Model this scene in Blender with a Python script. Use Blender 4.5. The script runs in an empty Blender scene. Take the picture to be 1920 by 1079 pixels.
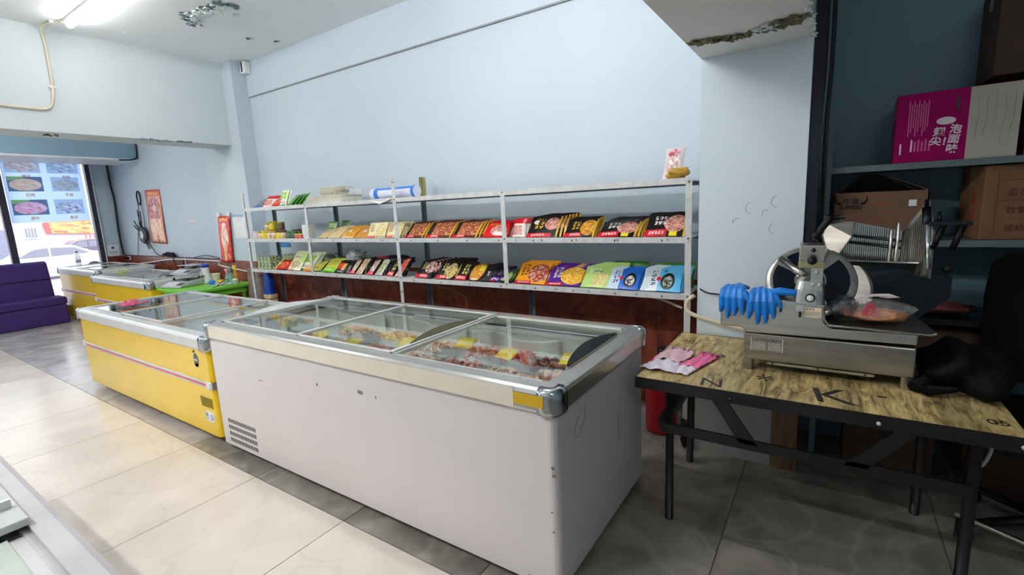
import bpy, bmesh, math, random
from mathutils import Vector, Matrix, Euler
random.seed(7)
PI = math.pi
sc = bpy.context.scene
COL = sc.collection

# ------------------------------------------------------------------ camera, world, light, exposure
cam_d = bpy.data.cameras.new('camera')
cam = bpy.data.objects.new('camera', cam_d)
COL.objects.link(cam)
cam_d.sensor_width = 36.0
cam_d.lens = 897.083 / 1920 * 36.0
cam_d.clip_start = 0.02
cam_d.clip_end = 300
_f, _yaw, _pitch, _roll = 897.083, -0.5893999675362309, 0.16988205136256507, -0.048329840852806324
cy, sy, cp, sp = math.cos(_yaw), math.sin(_yaw), math.cos(_pitch), math.sin(_pitch)
fwd = Vector((sy * cp, cy * cp, -sp)); rgt = Vector((cy, -sy, 0)); up = rgt.cross(fwd)
cr, sr = math.cos(_roll), math.sin(_roll)
r2 = cr * rgt + sr * up; u2 = -sr * rgt + cr * up
M = Matrix((r2, u2, -fwd)).transposed().to_4x4()
M.translation = Vector((0, 0, 1.505))
cam.matrix_world = M
sc.camera = cam

w = bpy.data.worlds.new('sky'); sc.world = w; w.use_nodes = True
bg = w.node_tree.nodes['Background']
bg.inputs[0].default_value = (0.95, 0.97, 1.0, 1)
bg.inputs[1].default_value = 1.5
TUBE_STRENGTH = 60.0
sc.view_settings.view_transform = 'Standard'
sc.view_settings.look = 'None'
sc.view_settings.gamma = 1
sc.view_settings.exposure = 0.9
sc.view_settings.use_curve_mapping = False
sc.cycles.max_bounces = 10
sc.cycles.diffuse_bounces = 6
sc.cycles.transparent_max_bounces = 16
sc.cycles.caustics_reflective = False
sc.cycles.caustics_refractive = False
sc.cycles.sample_clamp_indirect = 6
sc.cycles.use_denoising = True

pl = bpy.data.lights.new('window_portal', 'AREA')
pl.shape = 'RECTANGLE'; pl.size = 2.5; pl.size_y = 6.4
pl.cycles.is_portal = True
po = bpy.data.objects.new('window_portal', pl); COL.objects.link(po)
po.location = (-10.78, -0.3, 1.35); po.rotation_euler = (0, -PI / 2, 0)

# ------------------------------------------------------------------ helpers
def tag(o, label=None, cat=None, group=None, kind=None):
    if label: o['label'] = label
    if cat: o['category'] = cat
    if group: o['group'] = group
    if kind: o['kind'] = kind
    return o

def thing(name, label, cat, loc=(0, 0, 0), rz=0.0, group=None, kind=None):
    o = bpy.data.objects.new(name, None); COL.objects.link(o)
    o.location = loc; o.rotation_euler = (0, 0, rz); o.empty_display_size = .1
    return tag(o, label, cat, group, kind)

class MB:
    def __init__(s):
        s.v = []; s.f = []; s.uv = []; s.m = []; s.sm = []
    def quad(s, pts, mi=0, uv=None, smooth=False):
        b = len(s.v); s.v += [tuple(p) for p in pts]; s.f.append(tuple(range(b, b + len(pts))))
        s.uv.append(uv if uv else [(0, 0)] * len(pts)); s.m.append(mi); s.sm.append(smooth)
        return s
    def box(s, x0, x1, y0, y1, z0, z1, mi=0):
        b = len(s.v)
        s.v += [(x0, y0, z0), (x1, y0, z0), (x1, y1, z0), (x0, y1, z0), (x0, y0, z1), (x1, y0, z1), (x1, y1, z1), (x0, y1, z1)]
        for f in ((0, 3, 2, 1), (4, 5, 6, 7), (0, 1, 5, 4), (1, 2, 6, 5), (2, 3, 7, 6), (3, 0, 4, 7)):
            s.f.append(tuple(b + i for i in f)); s.uv.append([(0, 0), (1, 0), (1, 1), (0, 1)]); s.m.append(mi); s.sm.append(False)
        return s
    def obox(s, c, size, rot=(0, 0, 0), mi=0):
        e = Euler(rot).to_matrix(); b = len(s.v); c = Vector(c)
        sx, sy_, sz = size[0] / 2, size[1] / 2, size[2] / 2
        for p in ((-1, -1, -1), (1, -1, -1), (1, 1, -1), (-1, 1, -1), (-1, -1, 1), (1, -1, 1), (1, 1, 1), (-1, 1, 1)):
            s.v.append(tuple(c + e @ Vector((p[0] * sx, p[1] * sy_, p[2] * sz))))
        for f in ((0, 3, 2, 1), (4, 5, 6, 7), (0, 1, 5, 4), (1, 2, 6, 5), (2, 3, 7, 6), (3, 0, 4, 7)):
            s.f.append(tuple(b + i for i in f)); s.uv.append([(0, 0), (1, 0), (1, 1), (0, 1)]); s.m.append(mi); s.sm.append(False)
        return s
    def tube(s, pts, r, n=8, mi=0, caps=True):
        pts = [Vector(p) for p in pts]; rr = r if isinstance(r, (list, tuple)) else [r] * len(pts)
        b = len(s.v); prev = None
        for i, p in enumerate(pts):
            if i == 0: d = pts[1] - p
            elif i == len(pts) - 1: d = p - pts[i - 1]
            else: d = (pts[i + 1] - pts[i - 1])
            d = d.normalized()
            if prev is None:
                a = Vector((0, 0, 1)) if abs(d.z) < .9 else Vector((1, 0, 0))
                x = d.cross(a).normalized()
            else:
                x = (prev - d * prev.dot(d)).normalized()
            prev = x; y = d.cross(x)
            for k in range(n):
                t = 2 * PI * k / n
                s.v.append(tuple(p + (x * math.cos(t) + y * math.sin(t)) * rr[i]))
        for i in range(len(pts) - 1):
            for k in range(n):
                k2 = (k + 1) % n
                s.f.append((b + i * n + k, b + i * n + k2, b + (i + 1) * n + k2, b + (i + 1) * n + k))
                s.uv.append([(k / n, i), ((k + 1) / n, i), ((k + 1) / n, i + 1), (k / n, i + 1)]); s.m.append(mi); s.sm.append(True)
        if caps:
            s.f.append(tuple(b + k for k in range(n))); s.uv.append([(0, 0)] * n); s.m.append(mi); s.sm.append(False)
            e = b + (len(pts) - 1) * n
            s.f.append(tuple(e + n - 1 - k for k in range(n))); s.uv.append([(0, 0)] * n); s.m.append(mi); s.sm.append(False)
        return s
    def lathe(s, prof, c=(0, 0, 0), n=24, mi=0, rot=None):
        b = len(s.v); c = Vector(c); e = Euler(rot).to_matrix() if rot else None
        for r, z in prof:
            for k in range(n):
                t = 2 * PI * k / n; p = Vector((r * math.cos(t), r * math.sin(t), z))
                if e: p = e @ p
                s.v.append(tuple(c + p))
        L = len(prof)
        for i in range(L - 1):
            for k in range(n):
                k2 = (k + 1) % n
                s.f.append((b + i * n + k, b + i * n + k2, b + (i + 1) * n + k2, b + (i + 1) * n + k))
                s.uv.append([(k / n, i / (L - 1)), ((k + 1) / n, i / (L - 1)), ((k + 1) / n, (i + 1) / (L - 1)), (k / n, (i + 1) / (L - 1))]); s.m.append(mi); s.sm.append(True)
        s.f.append(tuple(b + n - 1 - k for k in range(n))); s.uv.append([(0, 0)] * n); s.m.append(mi); s.sm.append(False)
        e_ = b + (L - 1) * n
        s.f.append(tuple(e_ + k for k in range(n))); s.uv.append([(0, 0)] * n); s.m.append(mi); s.sm.append(False)
        return s
    def blob(s, c, r, seed=0, amp=.2, n=10, m=7, mi=0, rot=(0, 0, 0)):
        rnd = random.Random(seed); ph = [rnd.uniform(0, 6.28) for _ in range(6)]
        e = Euler(rot).to_matrix(); c = Vector(c); b = len(s.v)
        for i in range(m + 1):
            th = PI * i / m
            for k in range(n):
                t = 2 * PI * k / n
                q = 1 + amp * (math.sin(3 * t + ph[0]) * math.sin(2 * th + ph[1]) + .6 * math.sin(5 * t + ph[2] + 3 * th) + .4 * math.cos(4 * th + ph[3] - 2 * t)) * math.sin(th)
                s.v.append(tuple(c + e @ Vector((r[0] * q * math.sin(th) * math.cos(t), r[1] * q * math.sin(th) * math.sin(t), r[2] * q * math.cos(th)))))
        for i in range(m):
            for k in range(n):
                k2 = (k + 1) % n
                s.f.append((b + i * n + k, b + (i + 1) * n + k, b + (i + 1) * n + k2, b + i * n + k2))
                s.uv.append([(0, 0)] * 4); s.m.append(mi); s.sm.append(True)
        return s
    def loft(s, rings, cap0=True, cap1=True, closed=False, mi=0, smooth=False):
        b = len(s.v); n = len(rings[0])
        for r in rings: s.v += [tuple(p) for p in r]
        L = len(rings)
        for i in range(L if closed else L - 1):
            j = (i + 1) % L
            for k in range(n):
                k2 = (k + 1) % n
                s.f.append((b + i * n + k, b + i * n + k2, b + j * n + k2, b + j * n + k))
                s.uv.append([(k / n, i / L), ((k + 1) / n, i / L), ((k + 1) / n, (i + 1) / L), (k / n, (i + 1) / L)]); s.m.append(mi); s.sm.append(smooth)
        if not closed:
            if cap0: s.f.append(tuple(b + n - 1 - k for k in range(n))); s.uv.append([(0, 0)] * n); s.m.append(mi); s.sm.append(False)
            if cap1: s.f.append(tuple(b + (L - 1) * n + k for k in range(n))); s.uv.append([(0, 0)] * n); s.m.append(mi); s.sm.append(False)
        return s
    def sheet(s, fn, nx, ny, mi=0, uvf=None, smooth=True):
        b = len(s.v)
        for j in range(ny + 1):
            for i in range(nx + 1):
                s.v.append(tuple(fn(i / nx, j / ny)))
        for j in range(ny):
            for i in range(nx):
                a = b + j * (nx + 1) + i
                s.f.append((a, a + 1, a + nx + 2, a + nx + 1))
                s.uv.append([(i / nx, j / ny), ((i + 1) / nx, j / ny), ((i + 1) / nx, (j + 1) / ny), (i / nx, (j + 1) / ny)]); s.m.append(mi); s.sm.append(smooth)
        return s
    def build(s, name, mat, parent=None, bevel=0, solid=0, remesh=0, subsurf=0, loc=None, rz=None, seg=2):
        me = bpy.data.meshes.new(name); me.from_pydata(s.v, [], s.f); 
        ul = me.uv_layers.new(name='UVMap'); i = 0
        for u in s.uv:
            for c in u: ul.data[i].uv = c; i += 1
        for p, mi, sm in zip(me.polygons, s.m, s.sm): p.material_index = mi; p.use_smooth = sm
        for m_ in (mat if isinstance(mat, (list, tuple)) else [mat]): me.materials.append(m_)
        me.update()
        o = bpy.data.objects.new(name, me); COL.objects.link(o)
        if parent: o.parent = parent
        if loc: o.location = loc
        if rz is not None: o.rotation_euler = (0, 0, rz)
        if solid: md = o.modifiers.new('solid', 'SOLIDIFY'); md.thickness = solid; md.offset = 0
        if remesh: md = o.modifiers.new('remesh', 'REMESH'); md.mode = 'VOXEL'; md.voxel_size = remesh; md.use_smooth_shade = True
        if bevel: md = o.modifiers.new('bevel', 'BEVEL'); md.width = bevel; md.segments = seg; md.limit_method = 'ANGLE'; md.harden_normals = False
        if subsurf: md = o.modifiers.new('sub', 'SUBSURF'); md.levels = subsurf; md.render_levels = subsurf
        return o

def rrect(x0, x1, y0, y1, z, r, n=5):
    pts = []
    for cx, cy_, a in ((x1 - r, y0 + r, -PI / 2), (x1 - r, y1 - r, 0), (x0 + r, y1 - r, PI / 2), (x0 + r, y0 + r, PI)):
        for k in range(n + 1):
            t = a + PI / 2 * k / n
            pts.append((cx + r * math.cos(t), cy_ + r * math.sin(t), z))
    return pts

def copy_tree(o, parent=None):
    c = o.copy(); COL.objects.link(c)
    if parent: c.parent = parent
    for ch in list(o.children): copy_tree(ch, c)
    return c

def new_mesh_text(s, size, ext=0.0005, bold=0.0):
    cu = bpy.data.curves.new('lettering', 'FONT'); cu.body = s; cu.size = size; cu.align_x = 'CENTER'; cu.align_y = 'CENTER'
    cu.extrude = ext; cu.offset = bold; cu.resolution_u = 3
    o = bpy.data.objects.new('lettering', cu); COL.objects.link(o)
    dg = bpy.context.evaluated_depsgraph_get()
    me = bpy.data.meshes.new_from_object(o.evaluated_get(dg))
    bpy.data.objects.remove(o); bpy.data.curves.remove(cu)
    return me

def text(s, size, loc, mat, parent=None, rot=(PI / 2, 0, 0), bold=0.0, name='lettering', sx=1.0):
    me = new_mesh_text(s, size, bold=bold); me.name = name; me.materials.clear(); me.materials.append(mat)
    o = bpy.data.objects.new(name, me); COL.objects.link(o); o.location = loc; o.rotation_euler = rot; o.scale = (sx, 1, 1)
    if parent: o.parent = parent
    return o

# ------------------------------------------------------------------ materials
class X:   # tiny expression wrapper on shader math nodes
    def __init__(s, nt, sock): s.nt = nt; s.s = sock
    def _m(s, op, *a):
        n = s.nt.nodes.new('ShaderNodeMath'); n.operation = op
        for i, x in enumerate((s,) + a):
            if isinstance(x, X): s.nt.links.new(x.s, n.inputs[i])
            else: n.inputs[i].default_value = x
        return X(s.nt, n.outputs[0])
    def __add__(s, o): return s._m('ADD', o)
    def __sub__(s, o): return s._m('SUBTRACT', o)
    def __mul__(s, o): return s._m('MULTIPLY', o)
    def __truediv__(s, o): return s._m('DIVIDE', o)
    def lt(s, o): return s._m('LESS_THAN', o)
    def gt(s, o): return s._m('GREATER_THAN', o)
    def floor(s): return s._m('FLOOR')
    def fract(s): return s._m('FRACT')
    def abs(s): return s._m('ABSOLUTE')

def lin(c):
    return tuple((x / 12.92 if x <= .04045 else ((x + .055) / 1.055) ** 2.4) for x in c[:3]) + (1,)
def rgb(r, g, b): return lin((r / 255, g / 255, b / 255))

def base_mat(name):
    m = bpy.data.materials.new(name); m.use_nodes = True
    return m, m.node_tree, m.node_tree.nodes['Principled BSDF']

def mat(name, col, rough=.5, metal=0.0, var=.06, vscale=6.0, bump=0.0, bscale=40.0, coat=0.0, spec=.5, emit=0.0, stretch=None):
    m, nt, p = base_mat(name)
    tc = nt.nodes.new('ShaderNodeTexCoord'); src = tc.outputs['Object']
    if stretch:
        mp = nt.nodes.new('ShaderNodeMapping'); mp.inputs['Scale'].default_value = stretch
        nt.links.new(src, mp.inputs[0]); src = mp.outputs[0]
    nz = nt.nodes.new('ShaderNodeTexNoise'); nz.inputs['Scale'].default_value = vscale; nz.inputs['Detail'].default_value = 4
    nt.links.new(src, nz.inputs['Vector'])
    cr_ = nt.nodes.new('ShaderNodeValToRGB')
    c = col
    cr_.color_ramp.elements[0].color = tuple(max(0, x * (1 - var * 1.6)) for x in c[:3]) + (1,)
    cr_.color_ramp.elements[1].color = tuple(min(1, x * (1 + var)) for x in c[:3]) + (1,)
    cr_.color_ramp.elements[0].position = .3; cr_.color_ramp.elements[1].position = .7
    nt.links.new(nz.outputs[0], cr_.inputs[0]); nt.links.new(cr_.outputs[0], p.inputs['Base Color'])
    p.inputs['Roughness'].default_value = rough; p.inputs['Metallic'].default_value = metal
    p.inputs['Coat Weight'].default_value = coat; p.inputs['Specular IOR Level'].default_value = spec
    if bump:
        b = nt.nodes.new('ShaderNodeBump'); b.inputs['Strength'].default_value = bump; b.inputs['Distance'].default_value = .01
        n2 = nt.nodes.new('ShaderNodeTexNoise'); n2.inputs['Scale'].default_value = bscale
        nt.links.new(src, n2.inputs['Vector']); nt.links.new(n2.outputs[0], b.inputs['Height']); nt.links.new(b.outputs[0], p.inputs['Normal'])
    if emit:
        p.inputs['Emission Color'].default_value = col; p.inputs['Emission Strength'].default_value = emit
    return m

def glass(name, tint=(.93, .97, .95, 1), ior=1.5, alpha_noise=0):
    m = bpy.data.materials.new(name); m.use_nodes = True; nt = m.node_tree; nt.nodes.clear()
    out = nt.nodes.new('ShaderNodeOutputMaterial'); mx = nt.nodes.new('ShaderNodeMixShader')
    tr = nt.nodes.new('ShaderNodeBsdfTransparent'); tr.inputs[0].default_value = tint
    gl = nt.nodes.new('ShaderNodeBsdfGlossy'); gl.inputs['Roughness'].default_value = .02
    lw = nt.nodes.new('ShaderNodeLayerWeight'); lw.inputs[0].default_value = .5
    fac = X(nt, lw.outputs['Facing'])._m('POWER', 5.0) * .93 + (.045 if ior > 1.46 else .03)
    nt.links.new(fac.s, mx.inputs[0]); nt.links.new(tr.outputs[0], mx.inputs[1]); nt.links.new(gl.outputs[0], mx.inputs[2])
    nt.links.new(mx.outputs[0], out.inputs[0])
    return m

def film(name, col=(.9, .92, .95, 1), opacity=.25, rough=.15):
    m = bpy.data.materials.new(name); m.use_nodes = True; nt = m.node_tree; nt.nodes.clear()
    out = nt.nodes.new('ShaderNodeOutputMaterial'); mx = nt.nodes.new('ShaderNodeMixShader')
    tr = nt.nodes.new('ShaderNodeBsdfTransparent')
    p = nt.nodes.new('ShaderNodeBsdfPrincipled'); p.inputs['Base Color'].default_value = col; p.inputs['Roughness'].default_value = rough
    tc = nt.nodes.new('ShaderNodeTexCoord'); nz = nt.nodes.new('ShaderNodeTexNoise'); nz.inputs['Scale'].default_value = 30; nz.inputs['Distortion'].default_value = 2
    nt.links.new(tc.outputs['Object'], nz.inputs['Vector'])
    mr = nt.nodes.new('ShaderNodeMapRange'); mr.inputs[1].default_value = .35; mr.inputs[2].default_value = .75
    mr.inputs[3].default_value = opacity * .4; mr.inputs[4].default_value = min(1, opacity * 2.2)
    b = nt.nodes.new('ShaderNodeBump'); b.inputs['Strength'].default_value = .8; b.inputs['Distance'].default_value = .01
    nt.links.new(nz.outputs[0], b.inputs['Height']); nt.links.new(b.outputs[0], p.inputs['Normal'])
    nt.links.new(nz.outputs[0], mr.inputs[0]); nt.links.new(mr.outputs[0], mx.inputs[0])
    nt.links.new(tr.outputs[0], mx.inputs[1]); nt.links.new(p.outputs[0], mx.inputs[2]); nt.links.new(mx.outputs[0], out.inputs[0])
    return m

def print_mat(name, base, layers, rough=.25, bump=.25, trans=0):
    """layers drawn in order on the UV square: ('rect',x0,y0,x1,y1,col) ('ell',cx,cy,rx,ry,col) ('food',cx,cy,rx,ry,c1,c2,c3,scale) ('text',x0,y0,x1,y1,col,cols,rows) ('foodrect',...) ('frame',w,col) ('grad',c2)"""
    m, nt, p = base_mat(name)
    uv = nt.nodes.new('ShaderNodeUVMap'); sp_ = nt.nodes.new('ShaderNodeSeparateXYZ'); nt.links.new(uv.outputs[0], sp_.inputs[0])
    U = X(nt, sp_.outputs[0]); V = X(nt, sp_.outputs[1])
    cur = nt.nodes.new('ShaderNodeRGB'); cur.outputs[0].default_value = base; cur = cur.outputs[0]
    def mix(mask, colsock):
        nonlocal cur
        n = nt.nodes.new('ShaderNodeMix'); n.data_type = 'RGBA'
        nt.links.new(mask.s, n.inputs[0]); nt.links.new(cur, n.inputs[6])
        if isinstance(colsock, tuple): n.inputs[7].default_value = colsock
        else: nt.links.new(colsock, n.inputs[7])
        cur = n.outputs[2]
    def foodcol(c1, c2, c3, scale):
        v = nt.nodes.new('ShaderNodeTexVoronoi'); v.inputs['Scale'].default_value = scale; v.inputs['Randomness'].default_value = 1
        nt.links.new(uv.outputs[0], v.inputs['Vector'])
        r = nt.nodes.new('ShaderNodeValToRGB'); e = r.color_ramp.elements
        e[0].color = c1; e[0].position = .1; e[1].color = c3; e[1].position = .85; k = e.new(.45); k.color = c2
        sx_ = nt.nodes.new('ShaderNodeSeparateColor'); nt.links.new(v.outputs['Color'], sx_.inputs[0]); nt.links.new(sx_.outputs[0], r.inputs[0])
        return r.outputs[0]
    for L in layers:
        k = L[0]
        if k in ('rect', 'foodrect', 'text'):
            x0, y0, x1, y1 = L[1:5]
            mask = U.gt(x0) * U.lt(x1) * V.gt(y0) * V.lt(y1)
            if k == 'rect': mix(mask, L[5])
            elif k == 'foodrect': mix(mask, foodcol(*L[5:9]))
            else:
                cols, rows = L[6], L[7]
                a = (U - x0) * (cols / (x1 - x0)); b = (V - y0) * (rows / (y1 - y0))
                inner = a.fract().gt(.12) * a.fract().lt(.88) * b.fract().gt(.12) * b.fract().lt(.88)
                fx = (a * 6.0).floor(); fy = (b * 6.0).floor()
                cb = nt.nodes.new('ShaderNodeCombineXYZ'); nt.links.new(fx.s, cb.inputs[0]); nt.links.new(fy.s, cb.inputs[1])
                wn = nt.nodes.new('ShaderNodeTexWhiteNoise'); nt.links.new(cb.outputs[0], wn.inputs['Vector'])
                mix(mask * inner * X(nt, wn.outputs[0]).gt(.42), L[5])
        elif k in ('ell', 'food'):
            cx, cy_, rx, ry = L[1:5]
            a = (U - cx) / rx; b = (V - cy_) / ry
            mask = (a * a + b * b).lt(1.0)
            if k == 'ell': mix(mask, L[5])
            else: mix(mask, foodcol(*L[5:9]))
        elif k == 'frame':
            wd = L[1]
            inn = U.gt(wd) * U.lt(1 - wd) * V.gt(wd * .5) * V.lt(1 - wd * .5)
            mix(inn * -1.0 + 1.0, L[2])
        elif k == 'specks':
            v = nt.nodes.new('ShaderNodeTexVoronoi'); v.inputs['Scale'].default_value = L[2]
            nt.links.new(uv.outputs[0], v.inputs['Vector'])
            mix(X(nt, v.outputs['Distance']).lt(L[3]), L[1])
    nt.links.new(cur, p.inputs['Base Color']); p.inputs['Roughness'].default_value = rough
    if trans:
        out = nt.nodes['Material Output']; mx = nt.nodes.new('ShaderNodeMixShader'); tl = nt.nodes.new('ShaderNodeBsdfTranslucent')
        nt.links.new(cur, tl.inputs[0]); mx.inputs[0].default_value = trans
        nt.links.new(p.outputs[0], mx.inputs[1]); nt.links.new(tl.outputs[0], mx.inputs[2]); nt.links.new(mx.outputs[0], out.inputs[0])
    if bump:
        tc = nt.nodes.new('ShaderNodeTexCoord'); nz = nt.nodes.new('ShaderNodeTexNoise'); nz.inputs['Scale'].default_value = 25; nz.inputs['Distortion'].default_value = 1
        b_ = nt.nodes.new('ShaderNodeBump'); b_.inputs['Strength'].default_value = bump; b_.inputs['Distance'].default_value = .01
        nt.links.new(tc.outputs['Object'], nz.inputs['Vector']); nt.links.new(nz.outputs[0], b_.inputs['Height']); nt.links.new(b_.outputs[0], p.inputs['Normal'])
    return m

def wall_mat(name, col, rough=.55):
    m, nt, p = base_mat(name)
    tc = nt.nodes.new('ShaderNodeTexCoord')
    n1 = nt.nodes.new('ShaderNodeTexNoise'); n1.inputs['Scale'].default_value = .9; n1.inputs['Detail'].default_value = 3
    n2 = nt.nodes.new('ShaderNodeTexNoise'); n2.inputs['Scale'].default_value = 60
    nt.links.new(tc.outputs['Object'], n1.inputs['Vector']); nt.links.new(tc.outputs['Object'], n2.inputs['Vector'])
    r = nt.nodes.new('ShaderNodeValToRGB'); r.color_ramp.elements[0].position = .3; r.color_ramp.elements[1].position = .75
    r.color_ramp.elements[0].color = tuple(x * .95 for x in col[:3]) + (1,); r.color_ramp.elements[1].color = tuple(min(1, x * 1.03) for x in col[:3]) + (1,)
    nt.links.new(n1.outputs[0], r.inputs[0]); nt.links.new(r.outputs[0], p.inputs['Base Color'])
    b = nt.nodes.new('ShaderNodeBump'); b.inputs['Strength'].default_value = .06; b.inputs['Distance'].default_value = .005
    nt.links.new(n2.outputs[0], b.inputs['Height']); nt.links.new(b.outputs[0], p.inputs['Normal'])
    p.inputs['Roughness'].default_value = rough
    return m

def tile_mat(name, c0, c1, vein, rough=.14, nsc=2.2, vein_w=.012, vk=.12):
    m, nt, p = base_mat(name)
    tc = nt.nodes.new('ShaderNodeTexCoord'); oi = nt.nodes.new('ShaderNodeObjectInfo')
    ad = nt.nodes.new('ShaderNodeVectorMath'); ad.operation = 'MULTIPLY_ADD'
    cb = nt.nodes.new('ShaderNodeCombineXYZ'); nt.links.new(oi.outputs['Random'], cb.inputs[0]); nt.links.new(oi.outputs['Random'], cb.inputs[2])
    nt.links.new(cb.outputs[0], ad.inputs[0]); ad.inputs[1].default_value = (37, 0, 91); nt.links.new(tc.outputs['Object'], ad.inputs[2])
    n1 = nt.nodes.new('ShaderNodeTexNoise'); n1.inputs['Scale'].default_value = nsc; n1.inputs['Detail'].default_value = 6; n1.inputs['Distortion'].default_value = .6
    nt.links.new(ad.outputs[0], n1.inputs['Vector'])
    r = nt.nodes.new('ShaderNodeValToRGB'); r.color_ramp.elements[0].position = .3; r.color_ramp.elements[1].position = .7
    r.color_ramp.elements[0].color = c0; r.color_ramp.elements[1].color = c1
    nt.links.new(n1.outputs[0], r.inputs[0])
    n2 = nt.nodes.new('ShaderNodeTexNoise'); n2.inputs['Scale'].default_value = 1.3; n2.inputs['Detail'].default_value = 5; n2.inputs['Distortion'].default_value = 1.2; n2.inputs['Roughness'].default_value = .45
    nt.links.new(ad.outputs[0], n2.inputs['Vector'])
    d = (X(nt, n2.outputs[0]) - .5).abs()
    mk = (d * (-1.0 / vein_w) + 1.0)._m('MAXIMUM', 0.0)
    mx = nt.nodes.new('ShaderNodeMix'); mx.data_type = 'RGBA'
    nt.links.new((mk * vk).s, mx.inputs[0]); nt.links.new(r.outputs[0], mx.inputs[6]); mx.inputs[7].default_value = vein
    nt.links.new(mx.outputs[2], p.inputs['Base Color'])
    rr = nt.nodes.new('ShaderNodeMapRange'); rr.inputs[3].default_value = rough * .7; rr.inputs[4].default_value = rough * 1.6
    nt.links.new(n1.outputs[0], rr.inputs[0]); nt.links.new(rr.outputs[0], p.inputs['Roughness'])
    return m

def wood_mat(name, c0, c1, c2, axis=(1, 8, 1), scale=3.0, rough=.35, planks=None):
    m, nt, p = base_mat(name)
    tc = nt.nodes.new('ShaderNodeTexCoord'); mp = nt.nodes.new('ShaderNodeMapping'); mp.inputs['Scale'].default_value = axis
    nt.links.new(tc.outputs['Object'], mp.inputs[0])
    n1 = nt.nodes.new('ShaderNodeTexNoise'); n1.inputs['Scale'].default_value = scale; n1.inputs['Detail'].default_value = 8; n1.inputs['Distortion'].default_value = 1.6; n1.inputs['Roughness'].default_value = .62
    nt.links.new(mp.outputs[0], n1.inputs['Vector'])
    r = nt.nodes.new('ShaderNodeValToRGB'); e = r.color_ramp.elements
    e[0].color = c0; e[0].position = .32; e[1].color = c2; e[1].position = .68; k = e.new(.5); k.color = c1
    nt.links.new(n1.outputs[0], r.inputs[0]); col = r.outputs[0]
    if planks:
        sp_ = nt.nodes.new('ShaderNodeSeparateXYZ'); nt.links.new(tc.outputs['Object'], sp_.inputs[0])
        fx = (X(nt, sp_.outputs[0]) / planks).floor()
        wn = nt.nodes.new('ShaderNodeTexWhiteNoise'); wn.noise_dimensions = '1D'; nt.links.new(fx.s, wn.inputs['W'])
        mr = nt.nodes.new('ShaderNodeMapRange'); mr.inputs[3].default_value = .62; mr.inputs[4].default_value = 1.15; nt.links.new(wn.outputs[0], mr.inputs[0])
        mu = nt.nodes.new('ShaderNodeVectorMath'); mu.operation = 'SCALE'; nt.links.new(col, mu.inputs[0]); nt.links.new(mr.outputs[0], mu.inputs['Scale']); col = mu.outputs[0]
    nt.links.new(col, p.inputs['Base Color']); p.inputs['Roughness'].default_value = rough
    return m

def meat_mat(name, c1, c2, c3, scale=18):
    m, nt, p = base_mat(name)
    tc = nt.nodes.new('ShaderNodeTexCoord')
    n1 = nt.nodes.new('ShaderNodeTexNoise'); n1.inputs['Scale'].default_value = scale; n1.inputs['Detail'].default_value = 3; n1.inputs['Distortion'].default_value = 1.5
    nt.links.new(tc.outputs['Object'], n1.inputs['Vector'])
    r = nt.nodes.new('ShaderNodeValToRGB'); e = r.color_ramp.elements
    e[0].color = c1; e[0].position = .35; e[1].color = c3; e[1].position = .65; k = e.new(.5); k.color = c2
    nt.links.new(n1.outputs[0], r.inputs[0]); nt.links.new(r.outputs[0], p.inputs['Base Color']); p.inputs['Roughness'].default_value = .35
    return m

M_WALL = wall_mat('pale_blue_wall_paint', rgb(194, 208, 217))
M_CEIL = wall_mat('white_ceiling_paint', rgb(240, 243, 244))
M_BEAM = wall_mat('white_beam_plaster', rgb(240, 240, 236))
M_TILE = tile_mat('cream_marble_tile', rgb(205, 198, 188), rgb(222, 215, 205), rgb(150, 143, 138), rough=.2)
M_TILE_G = tile_mat('grey_marble_tile', rgb(112, 110, 103), rgb(156, 152, 143), rgb(190, 188, 180), rough=.2, nsc=4.5, vein_w=.03, vk=.22)
M_TILE_M = tile_mat('pale_grey_marble_tile', rgb(156, 154, 156), rgb(194, 192, 194), rgb(214, 212, 212), rough=.2, nsc=3.5, vein_w=.03, vk=.2)
M_GROUT = mat('dark_grout', rgb(95, 85, 78), .9)
M_PANEL = wood_mat('red_brown_wood_panel', rgb(84, 36, 26), rgb(128, 62, 46), rgb(156, 82, 58), axis=(1.2, 1, .8), scale=5, rough=.3)
M_ALU = mat('brushed_aluminium', rgb(205, 205, 200), .32, .85, var=.04)
M_ALU_M = mat('matt_aluminium_frame', rgb(216, 218, 216), .4, .3, var=.05)
M_CHROME = mat('polished_chrome', rgb(190, 196, 200), .12, 1.0, var=.03)
M_WHITE = mat('white_enamel', rgb(220, 215, 214), .3, var=.02, vscale=2)
M_LINER = mat('white_freezer_liner', rgb(222, 224, 222), .45, var=.03)
M_YEL = mat('yellow_enamel', rgb(238, 200, 22), .22, var=.03, vscale=2, spec=.4, coat=.2)
M_BLACK = mat('black_plastic', rgb(12, 12, 14), .45, spec=.3)
M_BLKMET = mat('black_painted_steel', rgb(14, 14, 15), .38)
M_DARKG = mat('dark_grey_rubber', rgb(38, 38, 40), .7)
M_GLASS = glass('clear_glass')
M_WGLASS = glass('window_glass', (.96, .97, .98, 1), 1.45)
M_WP = mat('white_plastic', rgb(228, 230, 230), .4)
M_CREAM = mat('cream_conduit_plastic', rgb(214, 206, 180), .45)
M_SHELF = mat('white_angle_steel', rgb(206, 208, 206), .4, .1, var=.08, vscale=25)
M_SHELFB = mat('rust_stain_steel', rgb(120, 104, 70), .6, var=.3, vscale=40)
M_GREYPOST = mat('grey_painted_post', rgb(112, 126, 134), .5)
M_PURPLE = mat('purple_sofa_cloth', rgb(58, 34, 112), .75, bump=.3, bscale=120)
M_FRAME = mat('dark_window_frame', rgb(44, 42, 62), .4)
M_SS = mat('stainless_steel', rgb(204, 204, 198), .24, .95, var=.1, vscale=4, stretch=(1, 1, 14))
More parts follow.
